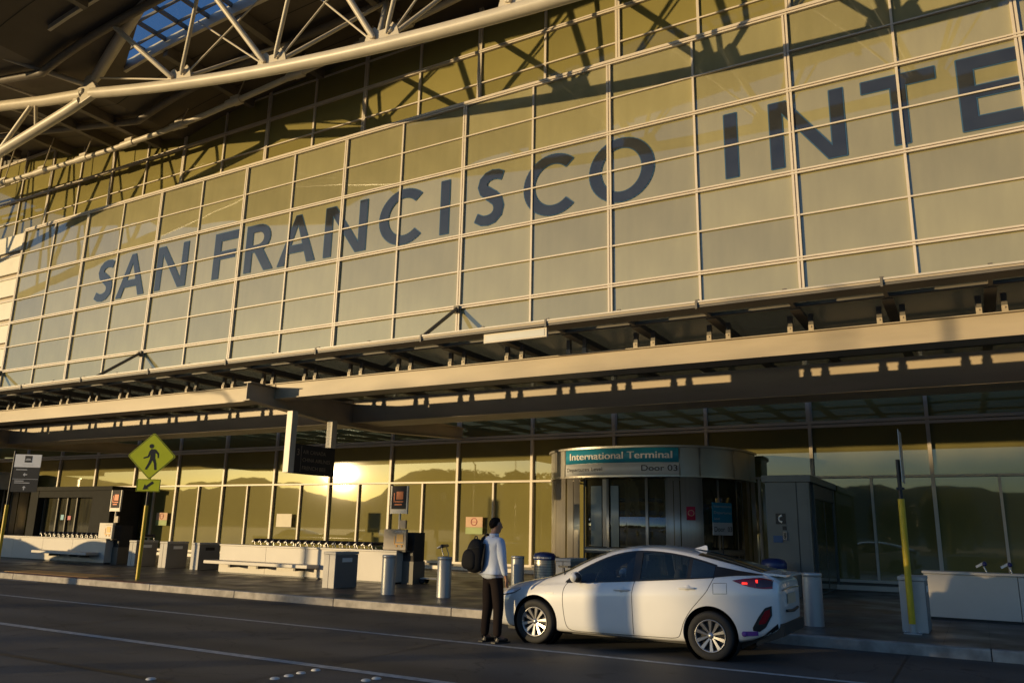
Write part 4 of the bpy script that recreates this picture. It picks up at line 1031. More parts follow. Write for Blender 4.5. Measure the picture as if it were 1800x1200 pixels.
for ti, (x, y, k, zc, s) in enumerate(((-71.5, -60, 0, 8.75, 1.0), (-78.5, -60, 0, 9.1, .9), (-61.2, -60, 1, 5.2, 1.0), (-51.5, -61, 1, 5.2, 1.0), (-47, -60, 1, 5.0, 1.0), (-38, -62, 1, 5.2, 1.0), (-29, -60, 1, 4.6, .85), (-18, -64, 1, 3.6, .65), (-9, -60, 1, 3.2, .6), (-3, -58, 1, 3.8, .7), (8, -60, 1, 3.4, .6), (20, -62, 1, 4.0, .7))):  # left-hand crowns sized to block the low sun
    tree(x, y, k, zc, ORD[ti] + ' leafy tree of the row added across the roadway for low shade and reflections', s)
def street_lamp(x, y, label, base_r=.12, h=7.5, base_h=.9):
    d = empty('street_lamp', (x, y, 0), label, 'street lamp', 'lamps on the roadside behind the view')
    MB().lathe([(base_r, 0), (base_r, base_h), (base_r * .8, base_h + .05), (0, base_h + .05)], (0, 0, 0), 'z', 20).build('base', 'concrete_box', d)
    MB().tube([(0, 0, base_h), (0, 0, h)], [.1, .06], 10).build('pole', 'dark_metal', d)
    MB().tube([(0, 0, h - .1), (0, .5, h + .25), (0, 1.6, h + .3)], .04, 8).build('arm', 'dark_metal', d)
    MB().box(-.12, .12, 1.5, 2.1, h + .22, h + .34).build('lamp_head', 'dark_metal', d)
street_lamp(-33.2, 0.0, 'tall street lamp added behind the view to cast a shadow across the sunlit counter', .17, 6.5, 1.4)  # pole added out of view for its shadow on the counter
street_lamp(-19.85, -6.0, 'street lamp with a thick base, added to cast a shadow across the car door', .26, 7.5, 2.6)  # wide base added out of view to shade part of the car
street_lamp(10, -14, 'street lamp mirrored faintly in the right hand glass')
street_lamp(-52, -40, 'street lamp mirrored faintly in the left hand glass', .12, 11)

# ================================================================== CAR
def blob_(cx, cy, cz, sx, sy, sz, p=3.0, n=28, m=18):
    V = []; F = []
    f = lambda v: math.copysign(abs(v) ** (2 / p), v)
    for j in range(m + 1):
        t = -math.pi / 2 + math.pi * j / m
        for i in range(n):
            a = 2 * math.pi * i / n; k = 1 + .12 * (-math.sin(t))
            V.append((cx + sx * f(math.cos(t)) * f(math.cos(a)) * k, cy + sy * f(math.cos(t)) * f(math.sin(a)) * k, cz + sz * f(math.sin(t))))
    for j in range(m):
        for i in range(n): F.append((j * n + i, j * n + (i + 1) % n, (j + 1) * n + (i + 1) % n, (j + 1) * n + i))
    q = MB(); q.add(V, F, True); return q
def interp(tab, x):
    if x <= tab[0][0]: return tab[0][1]
    for (a, va), (b, vb) in zip(tab, tab[1:]):
        if x <= b: return va + (vb - va) * (x - a) / (b - a)
    return tab[-1][1]
T_w = [(0,.50),(.06,.61),(.2,.72),(.45,.80),(.8,.85),(1.3,.875),(3.2,.88),(3.9,.88),(4.2,.865),(4.42,.82),(4.56,.76),(4.64,.70)]
T_zb = [(0,.27),(.1,.21),(.6,.19),(1.5,.18),(3.3,.18),(4.0,.22),(4.3,.28),(4.64,.42)]
T_belt = [(0,.52),(.08,.61),(.25,.69),(.55,.765),(.95,.82),(1.3,.86),(1.6,.885),(2.15,.925),(2.69,.965),(3.25,1.01),(3.81,1.06),(4.3,1.10),(4.56,1.06),(4.64,1.0)]
T_re = [(0,.55),(.08,.64),(.25,.72),(.55,.80),(.95,.865),(1.25,.91),(1.5,.955),(1.72,1.07),(1.95,1.20),(2.2,1.31),(2.45,1.385),(2.71,1.415),(3.05,1.405),(3.38,1.36),(3.65,1.305),(3.9,1.25),(4.2,1.18),(4.45,1.12),(4.56,1.08),(4.64,1.02)]
T_zt = [(0,.56),(.08,.67),(.25,.76),(.55,.85),(.95,.93),(1.2,.985),(1.5,1.13),(1.72,1.245),(1.95,1.335),(2.2,1.405),(2.45,1.45),(2.75,1.468),(3.1,1.45),(3.4,1.41),(3.65,1.36),(3.9,1.30),(4.2,1.22),(4.45,1.15),(4.56,1.10),(4.64,1.04)]
T_wr = [(0,.42),(.2,.58),(.6,.66),(1.2,.72),(1.5,.73),(1.95,.66),(2.4,.60),(2.8,.585),(3.3,.58),(3.8,.585),(4.2,.60),(4.45,.60),(4.64,.56)]
def car_body_mesh():
    xs = [0,.03,.1,.2,.35,.55,.75,.95,1.1,1.25,1.38,1.5,1.62,1.75,1.95,2.2,2.45,2.75,3.05,3.38,3.6,3.8,4.0,4.2,4.35,4.47,4.56,4.61,4.64]
    bm = bmesh.new(); rings = []
    for x in xs:
        w, zb_, zl, re, zt, wr = (interp(t, x) for t in (T_w, T_zb, T_belt, T_re, T_zt, T_wr))
        L = lambda f: zb_ + (zl - zb_) * f
        # door sides hollow slightly low down; shoulder crease under the glass
        half = [(0, zb_ + .02), (w * .6, zb_), (w - .09, zb_ + .005), (w - .03, zb_ + .06), (w - .012, L(.28)), (w - .004, L(.5)), (w, L(.68)), (w - .012, L(.84)), (w - .055, zl - .015), (w - .085, zl),
                ((w - .09) * .45 + wr * .55, zl + (re - zl) * .58), (wr, re), (wr * .9, re + (zt - re) * .42), (wr * .62, re + (zt - re) * .78), (0, zt)]
        ring = [bm.verts.new((x, .88 - p[0], p[1])) for p in half] + [bm.verts.new((x, .88 + p[0], p[1])) for p in half[-2:0:-1]]
        rings.append(ring)
    for rg in rings:
        for v in rg:
            if v.co.x < .8: v.co.x = .8 - (.8 - v.co.x) * .86
    n = len(rings[0])
    for a, b in zip(rings, rings[1:]):
        for k in range(n): bm.faces.new((a[k], a[(k + 1) % n], b[(k + 1) % n], b[k]))
    bm.faces.new(rings[0]); bm.faces.new(rings[-1][::-1])
    bmesh.ops.recalc_face_normals(bm, faces=bm.faces)
    for f in bm.faces: f.smooth = True
    me = bpy.data.meshes.new('body'); bm.to_mesh(me); bm.free(); return me
tmp = bpy.data.objects.new('tmp', car_body_mesh()); col.objects.link(tmp)
s_ = tmp.modifiers.new('s', 'SUBSURF'); s_.levels = 3; s_.render_levels = 3
dg = bpy.context.evaluated_depsgraph_get(); dg.update()
smooth_me = bpy.data.meshes.new_from_object(tmp.evaluated_get(dg))
bmt = bmesh.new(); bmt.from_mesh(smooth_me); BV = BVHTree.FromBMesh(bmt)
# cut the wheel arches
WX, WR, WZ = (1.08, 3.74), .315, .315
cutb = MB()
for wx in WX:
    for (ya, yb) in ((-.3, .34), (1.42, 2.1)):
        cutb.lathe([(.372, ya), (.372, yb)], (wx, 0, WZ + .01), 'y', 56)
T_beltw = [(1.58,.90),(2.15,.935),(2.69,.975),(3.25,1.02),(3.81,1.07)]
T_topw = [(1.56,.905),(1.72,1.04),(1.90,1.145),(2.18,1.27),(2.44,1.345),(2.71,1.375),(3.05,1.365),(3.38,1.32),(3.62,1.265),(3.81,1.215)]
cx_ = [1.70 + (3.42 - 1.70) * i / 14 for i in range(15)]
cutb.prism([(x, interp(T_beltw, x) + .004) for x in cx_] + [(x, interp(T_topw, x) - .014) for x in cx_[::-1]], (0, -.6, 0), X_, Z_, Y_ * 3)
cut = link('cut', cutb.mesh('cut', None))
bo = tmp.modifiers.new('b', 'BOOLEAN'); bo.object = cut; bo.operation = 'DIFFERENCE'; bo.solver = 'EXACT'
dg = bpy.context.evaluated_depsgraph_get(); dg.update()
body_me = bpy.data.meshes.new_from_object(tmp.evaluated_get(dg)); body_me.name = 'body'
body_me.materials.clear(); body_me.materials.append(M['paint_white']); body_me.materials.append(M['cabin'])
for pf in body_me.polygons:
    c_ = pf.center; pf.material_index = 0
    if 1.66 < c_.x < 3.46 and interp(T_beltw, c_.x) - .004 < c_.z < interp(T_topw, c_.x) + .002 and .05 < c_.y < 1.71: pf.material_index = 1
body_me.set_sharp_from_angle(angle=R(40))
bpy.data.objects.remove(tmp); bpy.data.objects.remove(cut)

def hit(x, z, o):
    h = BV.ray_cast(Vector((x, -3, z)), Vector((0, 1, 0)))
    if h[0] is None or h[0].y > .7: return None
    return h[0] + Vector((0, -o, 0)) + (h[1] * 0)
def patch(lower, upper, nx=24, nz=8, off=.004, th=.012):
    """strip of skin between two (x, z) curves laid on the near side of the body"""
    x0 = max(lower[0][0], upper[0][0]); x1 = min(lower[-1][0], upper[-1][0]); V = []; ok = True
    for i in range(nx + 1):
        x = x0 + (x1 - x0) * i / nx; a, b = interp(lower, x), interp(upper, x)
        if b < a: b = a
        for j in range(nz + 1):
            z = a + (b - a) * j / nz; p = hit(x, z, off)
            if p is None: p = (V[-1] if V else Vector((x, 0, z)))
            V.append(Vector(p))
    F = [(i * (nz + 1) + j, (i + 1) * (nz + 1) + j, (i + 1) * (nz + 1) + j + 1, i * (nz + 1) + j + 1) for i in range(nx) for j in range(nz)]
    m = MB(); m.add(V, F, True); return m
def line_on(pts, r=.004, off=0.0, sub=8):
    P = []
    for a, b in zip(pts, pts[1:]):
        for k in range(sub):
            x, z = a[0] + (b[0] - a[0]) * k / sub, a[1] + (b[1] - a[1]) * k / sub; p = hit(x, z, off)
            if p is not None: P.append(p)
    p = hit(pts[-1][0], pts[-1][1], off)
    if p is not None: P.append(p)
    m = MB(); m.tube(P, r, 5); return m
def smooth_pts(pts, n=6):
    P = []
    for i in range(len(pts) - 1):
        p0 = Vector(pts[max(i - 1, 0)]); p1 = Vector(pts[i]); p2 = Vector(pts[i + 1]); p3 = Vector(pts[min(i + 2, len(pts) - 1)])
        for k in range(n):
            t = k / n; P.append(tuple(.5 * ((2 * p1) + (p2 - p0) * t + (2 * p0 - 5 * p1 + 4 * p2 - p3) * t * t + (3 * p1 - p0 - 3 * p2 + p3) * t ** 3)))
    P.append(tuple(pts[-1])); return P
def mirror_y(me):
    m2 = me.copy(); 
    for v in m2.vertices: v.co.y = 1.76 - v.co.y
    m2.flip_normals(); return m2

CAR = Vector((-6.98, 11.08, 0))
car = empty('parked_car', CAR, 'white hatchback with red tail lamp parked at the kerb beside the man', 'car')
body = link('body', body_me, car)
belt = smooth_pts([(1.58,.90),(2.15,.935),(2.69,.975),(3.25,1.02),(3.81,1.07)])
wtop = smooth_pts([(1.56,.905),(1.72,1.04),(1.90,1.145),(2.18,1.27),(2.44,1.345),(2.71,1.375),(3.05,1.365),(3.38,1.32),(3.62,1.265),(3.81,1.215)])
def car_part(mbx, name, m, both=True, par=car):
    o = mbx.build(name, m, par)
    if both: link(name, mirror_y(o.data), par)
    return o
def cutpoly(tab, a, b): return [(a, interp(tab, a))] + [p for p in tab if a < p[0] < b] + [(b, interp(tab, b))]
car_part(patch([(a, b - .012) for a, b in belt], [(a, b + .012) for a, b in belt], 60, 2, .004), 'window_seal', 'plastic')
car_part(patch([(a, b - .016) for a, b in wtop], [(a, b + .010) for a, b in wtop], 60, 2, .004), 'window_seal', 'plastic')
car_part(patch(cutpoly(belt, 2.61, 2.73), cutpoly(wtop, 2.61, 2.73), 6, 8, .005), 'centre_pillar', 'plastic')
car_part(patch(cutpoly(belt, 3.40, 3.81), cutpoly(wtop, 3.40, 3.81), 12, 8, .003), 'rear_pillar', 'plastic')
car_part(patch(cutpoly(belt, 1.58, 1.74), cutpoly(wtop, 1.58, 1.74), 8, 6, .003), 'mirror_base', 'plastic')
for yy in (.46, 1.30):
    for xx, hz in ((2.50, 1.20), (3.22, 1.13)):
        sb = blob_(xx, yy, hz - .20, .075, .21, .24, 3).build('seat_back', 'seat', car); hr = blob_(xx + .03, yy, hz, .05, .12, .075, 3).build('headrest', 'seat', car)
b = MB(); b.tube([(1.98 + .06 * math.sin(a * .3927) , .46 + .17 * math.cos(a * .3927), .97 + .16 * math.sin(a * .3927)) for a in range(17)], .014, 6, cap=False); b.build('steering_wheel', 'plastic', car)
car_part(patch(cutpoly(belt, 1.70, 2.62), [(x, z - .012) for x, z in cutpoly(wtop, 1.70, 2.62)], 40, 8, .008), 'front_side_window', 'side_glass')
car_part(patch(cutpoly(belt, 2.74, 3.42), [(x, z - .012) for x, z in cutpoly(wtop, 2.74, 3.42)], 30, 8, .008), 'rear_side_window', 'side_glass')
car_part(patch(cutpoly(belt, 3.47, 3.79), [(x, z - .012) for x, z in cutpoly(wtop, 3.47, 3.79)], 14, 8, .008), 'quarter_window', 'car_glass')
car_part(patch([(3.80,1.065),(4.1,1.10),(4.42,1.115)], [(3.80,1.212),(4.1,1.165),(4.42,1.125)], 20, 6, .006), 'quarter_panel', 'plastic')
# windscreen, rear glass
def top_patch(x0, x1, f, name, m, nx=16, ny=18, off=.006):
    V = []
    for i in range(nx + 1):
        x = x0 + (x1 - x0) * i / nx; hw = f(x)
        for j in range(ny + 1):
            y = .88 + hw * (-1 + 2 * j / ny); h = BV.ray_cast(Vector((x, y, 3)), Vector((0, 0, -1))); V.append(h[0] + Vector((0, 0, off)))
    F = [(i * (ny + 1) + j, (i + 1) * (ny + 1) + j, (i + 1) * (ny + 1) + j + 1, i * (ny + 1) + j + 1) for i in range(nx) for j in range(ny)]
    q = MB(); q.add(V, F, True); return q.build(name, m, car)
top_patch(1.24, 2.12, lambda x: .66 - .10 * (x - 1.24), 'windscreen', 'car_glass')
top_patch(3.52, 4.40, lambda x: .555, 'rear_window', 'car_glass')
top_patch(2.35, 3.40, lambda x: .50, 'roof_panel', 'paint_white', off=.004)
# shut lines, doors, handles
dl1 = smooth_pts([(1.60,.895),(1.555,.80),(1.55,.65),(1.57,.45),(1.61,.29),(1.69,.235),(1.85,.225)], 4)
dl2 = [(2.66,.96),(2.635,.80),(2.645,.50),(2.65,.235)]
dl3 = smooth_pts([(3.80,1.06),(3.72,.90),(3.64,.80),(3.48,.62),(3.385,.47),(3.345,.36),(3.30,.27),(3.2,.245)], 4)
sil = [(1.85,.225),(2.6,.235),(3.2,.245)]
for ln in (dl1, dl2, dl3, sil): car_part(line_on(ln, .0045), 'door_seam', 'plastic')
car_part(patch([(1.66,.255),(1.9,.24),(2.60,.25)], [(1.66,.30),(2.60,.32)], 20, 3, .003), 'door_lower_crease', 'paint_white')
def handle(x, z):
    p = hit(x, z, .0); q = hit(x + .24, z + .005, .0)
    b = MB(); mid = (p + q) / 2
    b.tube([p + Vector((0,.01,0)), p + Vector((.02,-.028,.004)), mid + Vector((0,-.038,.006)), q + Vector((-.02,-.028,.004)), q + Vector((0,.01,0))], [.010,.013,.014,.013,.010], 10)
    o = car_part(b, 'door_handle', 'paint_white')
    b = MB(); b.lathe([(0,0),(.035,-.002),(.045,.006)], (mid.x, mid.y - .006, mid.z), 'y', 14); car_part(b, 'handle_recess', 'paint_white')
handle(2.36, .835); handle(3.32, .905)
fl_ = [(3.80,.99),(3.98,1.0),(3.985,.865),(3.80,.855),(3.795,.99)]
car_part(line_on(fl_, .003), 'fuel_flap_seam', 'plastic', False)
car_part(patch([(.62,.60),(.8,.62)], [(.62,.615),(.8,.635)], 4, 1, .003), 'fender_badge', 'chrome', False) if False else None
car_part(patch([(1.26,.72),(1.40,.725)], [(1.26,.742),(1.40,.748)], 8, 2, .003), 'fender_badge', 'bollard')
# lamps
car_part(patch(smooth_pts([(.14,.60),(.4,.655),(.66,.70),(.80,.765)]), smooth_pts([(.14,.645),(.4,.715),(.66,.765),(.80,.79)]), 24, 5, .006), 'headlight', 'lamp_clear')
car_part(patch([(.14,.585),(.4,.64),(.7,.70),(.81,.765)], [(.14,.60),(.4,.655),(.7,.718),(.81,.775)], 20, 2, .008), 'headlight_trim', 'plastic')
tl = car_part(patch(smooth_pts([(4.06,1.035),(4.25,.975),(4.42,.95),(4.56,.955)]), smooth_pts([(4.06,1.042),(4.25,1.075),(4.42,1.085),(4.56,1.06)]), 24, 6, .008), 'tail_light', 'tail')
car_part(patch(smooth_pts([(4.36,.975),(4.45,.97),(4.56,.985)]), smooth_pts([(4.36,1.05),(4.45,1.065),(4.56,1.045)]), 12, 5, .012), 'tail_lamp_lens', 'tail_dark', True, tl)
glow = mat('lit_tail', (.6, .02, .02), rough=.3, var=0, emit=(1, .03, .02, 1.6))
b = MB(); p = hit(4.22, 1.01, .014); b.obox(p, X_, Y_, Z_, .035, .004, .012); tb = b.build('tail_bulb', glow, tl)
b = MB(); p = hit(4.37, 1.04, .016); b.obox(p, X_, Y_, Z_, .012, .004, .02); b.build('tail_bulb', glow, tl)
# rear: bumper sides, reflector, plate, spoiler, diffuser
car_part(patch([(4.30,.42),(4.38,.41),(4.46,.47),(4.54,.62)], [(4.30,.46),(4.38,.60),(4.46,.71),(4.54,.74)], 16, 6, .008), 'bumper_lamp_recess', 'plastic')
car_part(patch([(4.38,.50),(4.46,.52),(4.52,.62)], [(4.38,.53),(4.46,.67),(4.52,.70)], 10, 4, .013), 'bumper_reflector', 'tail')
car_part(patch([(3.98,.19),(4.2,.235),(4.42,.29),(4.60,.40)], [(3.98,.20),(4.2,.262),(4.42,.36),(4.60,.52)], 22, 4, .006), 'lower_valance', 'plastic')
b = MB(); b.prism([(4.30,.22),(4.66,.36),(4.665,.50),(4.60,.52),(4.42,.36),(4.30,.26)], (0, .2, 0), X_, Z_, Y_ * 1.36); car_part(b, 'rear_diffuser', 'plastic', False)
b = MB(); b.box(4.645, 4.655, .62, 1.14, .74, .87); car_part(b, 'number_plate', 'plate', False)
b = MB(); b.tube([(4.655,.50,.66),(4.67,.88,.64),(4.655,1.26,.66)], .018, 8); car_part(b, 'bumper_slot', 'plastic', False)
b = MB(); b.tube([(4.648,.30,.93),(4.66,.88,.95),(4.648,1.46,.93)], .010, 8); car_part(b, 'tailgate_trim', 'chrome', False)
b = MB()
for i, (sx, sz) in enumerate(((4.36,1.135),(4.62,1.10))): pass
b.add([(4.33,.30,1.15),(4.33,1.46,1.15),(4.70,1.42,1.125),(4.70,.34,1.125),(4.33,.30,1.12),(4.33,1.46,1.12),(4.70,1.42,1.10),(4.70,.34,1.10)], [(0,1,2,3),(7,6,5,4),(0,3,7,4),(1,0,4,5),(2,1,5,6),(3,2,6,7)]); car_part(b, 'spoiler', 'paint_white', False)
b = MB(); b.add([(3.31,.855,1.425),(3.31,.905,1.425),(3.50,.905,1.405),(3.50,.855,1.405),(3.49,.88,1.470),(3.46,.88,1.475)], [(0,1,5),(1,2,4,5),(2,3,4),(3,0,5,4),(0,3,2,1)]); car_part(b, 'antenna_fin', 'paint_white', False)
text('PRIME', .035, Vector((4.662, .30, .80)), Y_, Z_, 'chrome', car, 'badge_lettering') if False else None
# energy sticker low on the rear corner
b = patch([(4.17,.345),(4.36,.36)], [(4.17,.405),(4.36,.415)], 8, 3, .010); stk = b.build('sticker', 'purple', car)
b = MB(); p = hit(4.19, .372, .014); b.lathe([(.0,0),(.035,0),(.035,.004),(0,.004)], (p.x, p.y, p.z), 'y', 16); b.build('sticker_disc', 'purple', stk)
# mirror, both sides
b = MB(); b.lathe([(0,-.11),(.05,-.10),(.075,-.05),(.08,.02),(.06,.08),(0,.10)], (1.80, -.06, .985), 'y', 16); car_part(b, 'door_mirror', 'paint_white')
b = MB(); b.tube([(1.82,.0,.93),(1.80,.09,.915)], .022, 8); b.lathe([(0,-.10),(.07,-.09),(.07,-.08),(0,-.08)], (1.86, -.06, .985), 'y', 12); car_part(b, 'mirror_foot', 'plastic')
# phone holder / wiper clutter at the base of the screen
b = MB(); b.tube([(1.60,.16,.93),(1.50,.20,.99),(1.46,.24,1.10),(1.36,.26,1.12)], .012, 6); b.box(1.40, 1.56, .18, .30, 1.10, 1.125); car_part(b, 'wiper', 'plastic', False)
# wheel housings and wheels
for wx in WX:
    b = MB(); b.lathe([(.371, .05), (.371, .33), (0, .33)], (wx, 0, WZ + .01), 'y', 40, cap=False); car_part(b, 'wheel_housing', 'black')
def make_wheel():
    w = bpy.data.objects.new('wheel', None)
    b = MB(); b.lathe([(.205,-.085),(.235,-.104),(.285,-.108),(.305,-.095),(.314,-.06),(.315,0),(.314,.06),(.305,.095),(.245,.105),(.205,.09)], (0,0,0), 'y', 48, cap=False)
    for g_ in (-.045, 0, .045): b.lathe([(.3165, g_ - .004),(.3155, g_),(.3165, g_ + .004)], (0,0,0), 'y', 48, cap=False)
    ty = b.mesh('tyre', M['rubber'])
    b = MB(); b.lathe([(.206,-.086),(.211,-.10),(.203,-.103),(.190,-.09),(.187,-.06),(.19,.08)], (0,0,0), 'y', 48, cap=False)
    for k in range(5):
        for s_ in (-1, 1):
            a = R(k * 72 + s_ * 13 + 90); a2 = R(k * 72 + s_ * 16.5 + 90); d0 = Vector((math.cos(R(k*72+s_*24+90)), 0, math.sin(R(k*72+s_*24+90)))); d1 = Vector((math.cos(a2), 0, math.sin(a2)))
            t0 = Vector((-d0.z, 0, d0.x)); t1 = Vector((-d1.z, 0, d1.x))
            p0, p1 = d0 * .035, d1 * .195
            V = [p0 + t0 * .010 + Y_ * -.072, p0 - t0 * .010 + Y_ * -.072, p1 - t1 * .022 + Y_ * -.097, p1 + t1 * .022 + Y_ * -.097,
                 p0 + t0 * .013 + Y_ * -.045, p0 - t0 * .013 + Y_ * -.045, p1 - t1 * .033 + Y_ * -.07, p1 + t1 * .033 + Y_ * -.07]
            b.add(V, [(0,1,2,3),(7,6,5,4),(0,3,7,4),(1,0,4,5),(2,1,5,6),(3,2,6,7)])
    b.lathe([(0,-.085),(.030,-.084),(.036,-.075),(.05,-.07),(.05,-.05)], (0,0,0), 'y', 20, cap=False)
    rim = b.mesh('rim', M['alloy'])
    b = MB(); b.lathe([(0,-.035),(.189,-.035)], (0,0,0), 'y', 32, cap=False); bk = b.mesh('rim_backing', M['black'])
    return ty, rim, bk
ty, rim, bkm = make_wheel()
for wx in WX:
    for side in (0, 1):
        w = bpy.data.objects.new('wheel', None); col.objects.link(w); w.parent = car; w.location = (wx, .115 if side == 0 else 1.76 - .115, WZ); w.rotation_euler = (0, random.uniform(0, 1), math.pi if side else 0)
        for nm, me in (('tyre', ty), ('rim', rim), ('rim_backing', bkm)): link(nm, me, w)
        w.empty_display_size = .1
bmt.free()
# underbody
MB().box(.5, 4.1, .25, 1.51, .16, .24).build('underbody', 'black', car)

# second car farther up the kerb, outside the view: its shadow falls on the left counter
cs = copy_tree(car); cs.location = (-36.4, 11.2, 0); cs['label'] = 'nearer of two white hatchbacks past the left edge of the view'
cs = copy_tree(car); cs.location = (-42.2, 11.2, 0); cs['label'] = 'farther of two white hatchbacks past the left edge of the view'

# ================================================================== PERSON
def skin(name, nodes, edges, m, parent, root, level=2, smooth=True):
    ids = list(nodes); bm = bmesh.new(); vs = {k: bm.verts.new(nodes[k][0]) for k in ids}
    for a, b in edges: bm.edges.new((vs[a], vs[b]))
    bm.verts.index_update(); me = bpy.data.meshes.new(name); bm.to_mesh(me); bm.free()
    o = bpy.data.objects.new('t', me); col.objects.link(o)
    md = o.modifiers.new('s', 'SKIN'); md.branch_smoothing = .6
    sv = me.skin_vertices[0].data
    for i, k in enumerate(ids):
        r = nodes[k][1]; sv[i].radius = (r, r) if not isinstance(r, tuple) else r; sv[i].use_root = (k == root)
    ss = o.modifiers.new('ss', 'SUBSURF'); ss.levels = level; ss.render_levels = level
    dg = bpy.context.evaluated_depsgraph_get(); dg.update()
    out = bpy.data.meshes.new_from_object(o.evaluated_get(dg)); bpy.data.objects.remove(o)
    out.name = name; out.materials.clear(); out.materials.append(M[m])
    for p in out.polygons: p.use_smooth = smooth
    return link(name, out, parent)
man = empty('person', (-6.50, 10.86, 0), 'man in white shirt and dark trousers standing with a black backpack on one shoulder', 'person', rz=R(-14))
V3 = lambda *a: a
J = dict(pelvis=((0,0,.97),(.105,.08)), waist=((0,.005,1.12),(.12,.085)), chest=((0,-.005,1.33),(.155,.10)), uchest=((.0,-.01,1.47),(.12,.08)),
         neckb=((0,-.005,1.545),(.062,.06)), neck=((.010,.006,1.59),(.064,.064)), jaw=((.028,.035,1.645),(.072,.074)), skull=((.026,.028,1.715),(.084,.094)), crown=((.022,.02,1.775),(.060,.068)),
         shR=((.165,-.015,1.475),(.062,.06)), elR=((.235,-.045,1.20),(.046,.046)), wrR=((.255,.015,.965),(.030,.027)), paR=((.262,.035,.895),(.022,.036)),
         shL=((-.165,-.015,1.475),(.062,.06)), elL=((-.24,-.0,1.20),(.046,.046)), wrL=((-.20,.15,1.03),(.030,.027)), paL=((-.17,.20,1.06),(.022,.034)),
         hipR=((.085,0,.90),(.075,.075)), knR=((.115,.02,.52),(.055,.057)), anR=((.15,-.035,.11),(.040,.042)), toR=((.185,.10,.045),(.034,.025)),
         hipL=((-.085,0,.90),(.075,.075)), knL=((-.10,.015,.52),(.055,.057)), anL=((-.105,-.05,.11),(.040,.042)), toL=((-.095,.09,.045),(.034,.025)))
fing = []
fe = []
for side, base, fwd, down in (('R', Vector((.262,.035,.895)), Vector((-.05,.30,-.2)), Vector((0,.05,-1))), ('L', Vector((-.17,.20,1.06)), Vector((.9,.1,.2)), Vector((.4,.6,.5)))):
    down = down.normalized()
    across = Vector((0, 1, 0)) if side == 'R' else Vector((0, -.3, 1)).normalized()
    for i, ln in enumerate((.070, .080, .074, .058)):
        o_ = base + across * (.024 - .016 * i) + down * .035
        p1 = o_ + down * ln * .5; p2 = p1 + (down + fwd.normalized() * .45).normalized() * ln * .5
        nm = f'f{side}{i}'; J[nm + 'a'] = (tuple(o_), (.009,.009)); J[nm + 'b'] = (tuple(p1), (.0085,.0085)); J[nm + 'c'] = (tuple(p2), (.007,.007))
        fe += [('pa' + side, nm + 'a'), (nm + 'a', nm + 'b'), (nm + 'b', nm + 'c')]
    t0 = base + across * .03; t1 = t0 + (down + across * .7).normalized() * .035; t2 = t1 + down * .025
    J[f't{side}a'] = (tuple(t0), (.011,.011)); J[f't{side}b'] = (tuple(t1), (.010,.010)); J[f't{side}c'] = (tuple(t2), (.008,.008))
    fe += [('pa' + side, f't{side}a'), (f't{side}a', f't{side}b'), (f't{side}b', f't{side}c')]
E_ = [('pelvis','waist'),('waist','chest'),('chest','uchest'),('uchest','neckb'),('neckb','neck'),('neck','jaw'),('jaw','skull'),('skull','crown'),
      ('uchest','shR'),('shR','elR'),('elR','wrR'),('wrR','paR'),('uchest','shL'),('shL','elL'),('elL','wrL'),('wrL','paL'),
      ('pelvis','hipR'),('hipR','knR'),('knR','anR'),('anR','toR'),('pelvis','hipL'),('hipL','knL'),('knL','anL'),('anL','toL')] + fe
bd = skin('body', J, E_, 'skin', man, 'pelvis', 3)
fd = Vector((.70, .71, 0)).normalized(); fs_ = Vector((.71, -.70, 0)).normalized()
for v in bd.data.vertices:
    q = v.co - Vector((.026, .03, 0))
    if v.co.z > 1.56 and q.to_2d().length < .16:
        f_, sd = q.dot(fd), q.dot(fs_)
        if f_ > .02:
            z_ = v.co.z
            d_ = .024 * math.exp(-((z_ - 1.672) / .014) ** 2 - (sd / .014) ** 2) + .012 * math.exp(-((z_ - 1.695) / .02) ** 2 - (sd / .010) ** 2)      # nose
            d_ += .008 * math.exp(-((z_ - 1.640) / .010) ** 2 - (sd / .022) ** 2) + .012 * math.exp(-((z_ - 1.602) / .018) ** 2 - (sd / .03) ** 2)    # lips, chin
            d_ -= .010 * math.exp(-((z_ - 1.706) / .010) ** 2 - ((abs(sd) - .032) / .014) ** 2)                                                   # eye sockets
            d_ += .006 * math.exp(-((z_ - 1.727) / .010) ** 2 - (sd / .05) ** 2)
            v.co += fd * d_
def grow(keys, d, over={}):
    out = {}
    for k in keys:
        p, r = J[k]; r = r if isinstance(r, tuple) else (r, r); g = over.get(k, d); out[k] = (p, (r[0] + g, r[1] + g))
    return out
# shirt: untucked hem over the hips, sleeves to the wrist
S = grow(['waist','chest','uchest','neckb','shR','elR','shL','elL','wrR','wrL'], .030, {'wrR': .014, 'wrL': .014, 'neckb': .016, 'waist': .050, 'chest': .042, 'elR': .024, 'elL': .024})
S['hem'] = ((.0, -.0, .98), (.188, .150)); S['hem2'] = ((.0, -.0, .885), (.192, .155)); S['collar'] = ((.004, .0, 1.560), (.076, .074))
S['wrR'] = ((.255,.012,.955), (.046,.044)); S['wrL'] = ((-.202,.145,1.03), (.046,.044))
shirt = skin('shirt', S, [('hem2','hem'),('hem','waist'),('waist','chest'),('chest','uchest'),('uchest','neckb'),('neckb','collar'),('uchest','shR'),('shR','elR'),('elR','wrR'),('uchest','shL'),('shL','elL'),('elL','wrL')], 'shirt', man, 'waist')
b = MB(); b.lathe([(.076,-.045),(.075,.0),(.071,.018),(.060,.008)], (.008, .0, 1.562), 'z', 20, cap=False); b.build('collar', 'shirt', shirt)
Tn = grow(['pelvis','hipR','knR','hipL','knL'], .032, {'pelvis': .06, 'hipR': .042, 'hipL': .042})
Tn['caR'] = ((.135,-.01,.32), (.070,.076)); Tn['caL'] = ((-.104,-.02,.32), (.070,.076))
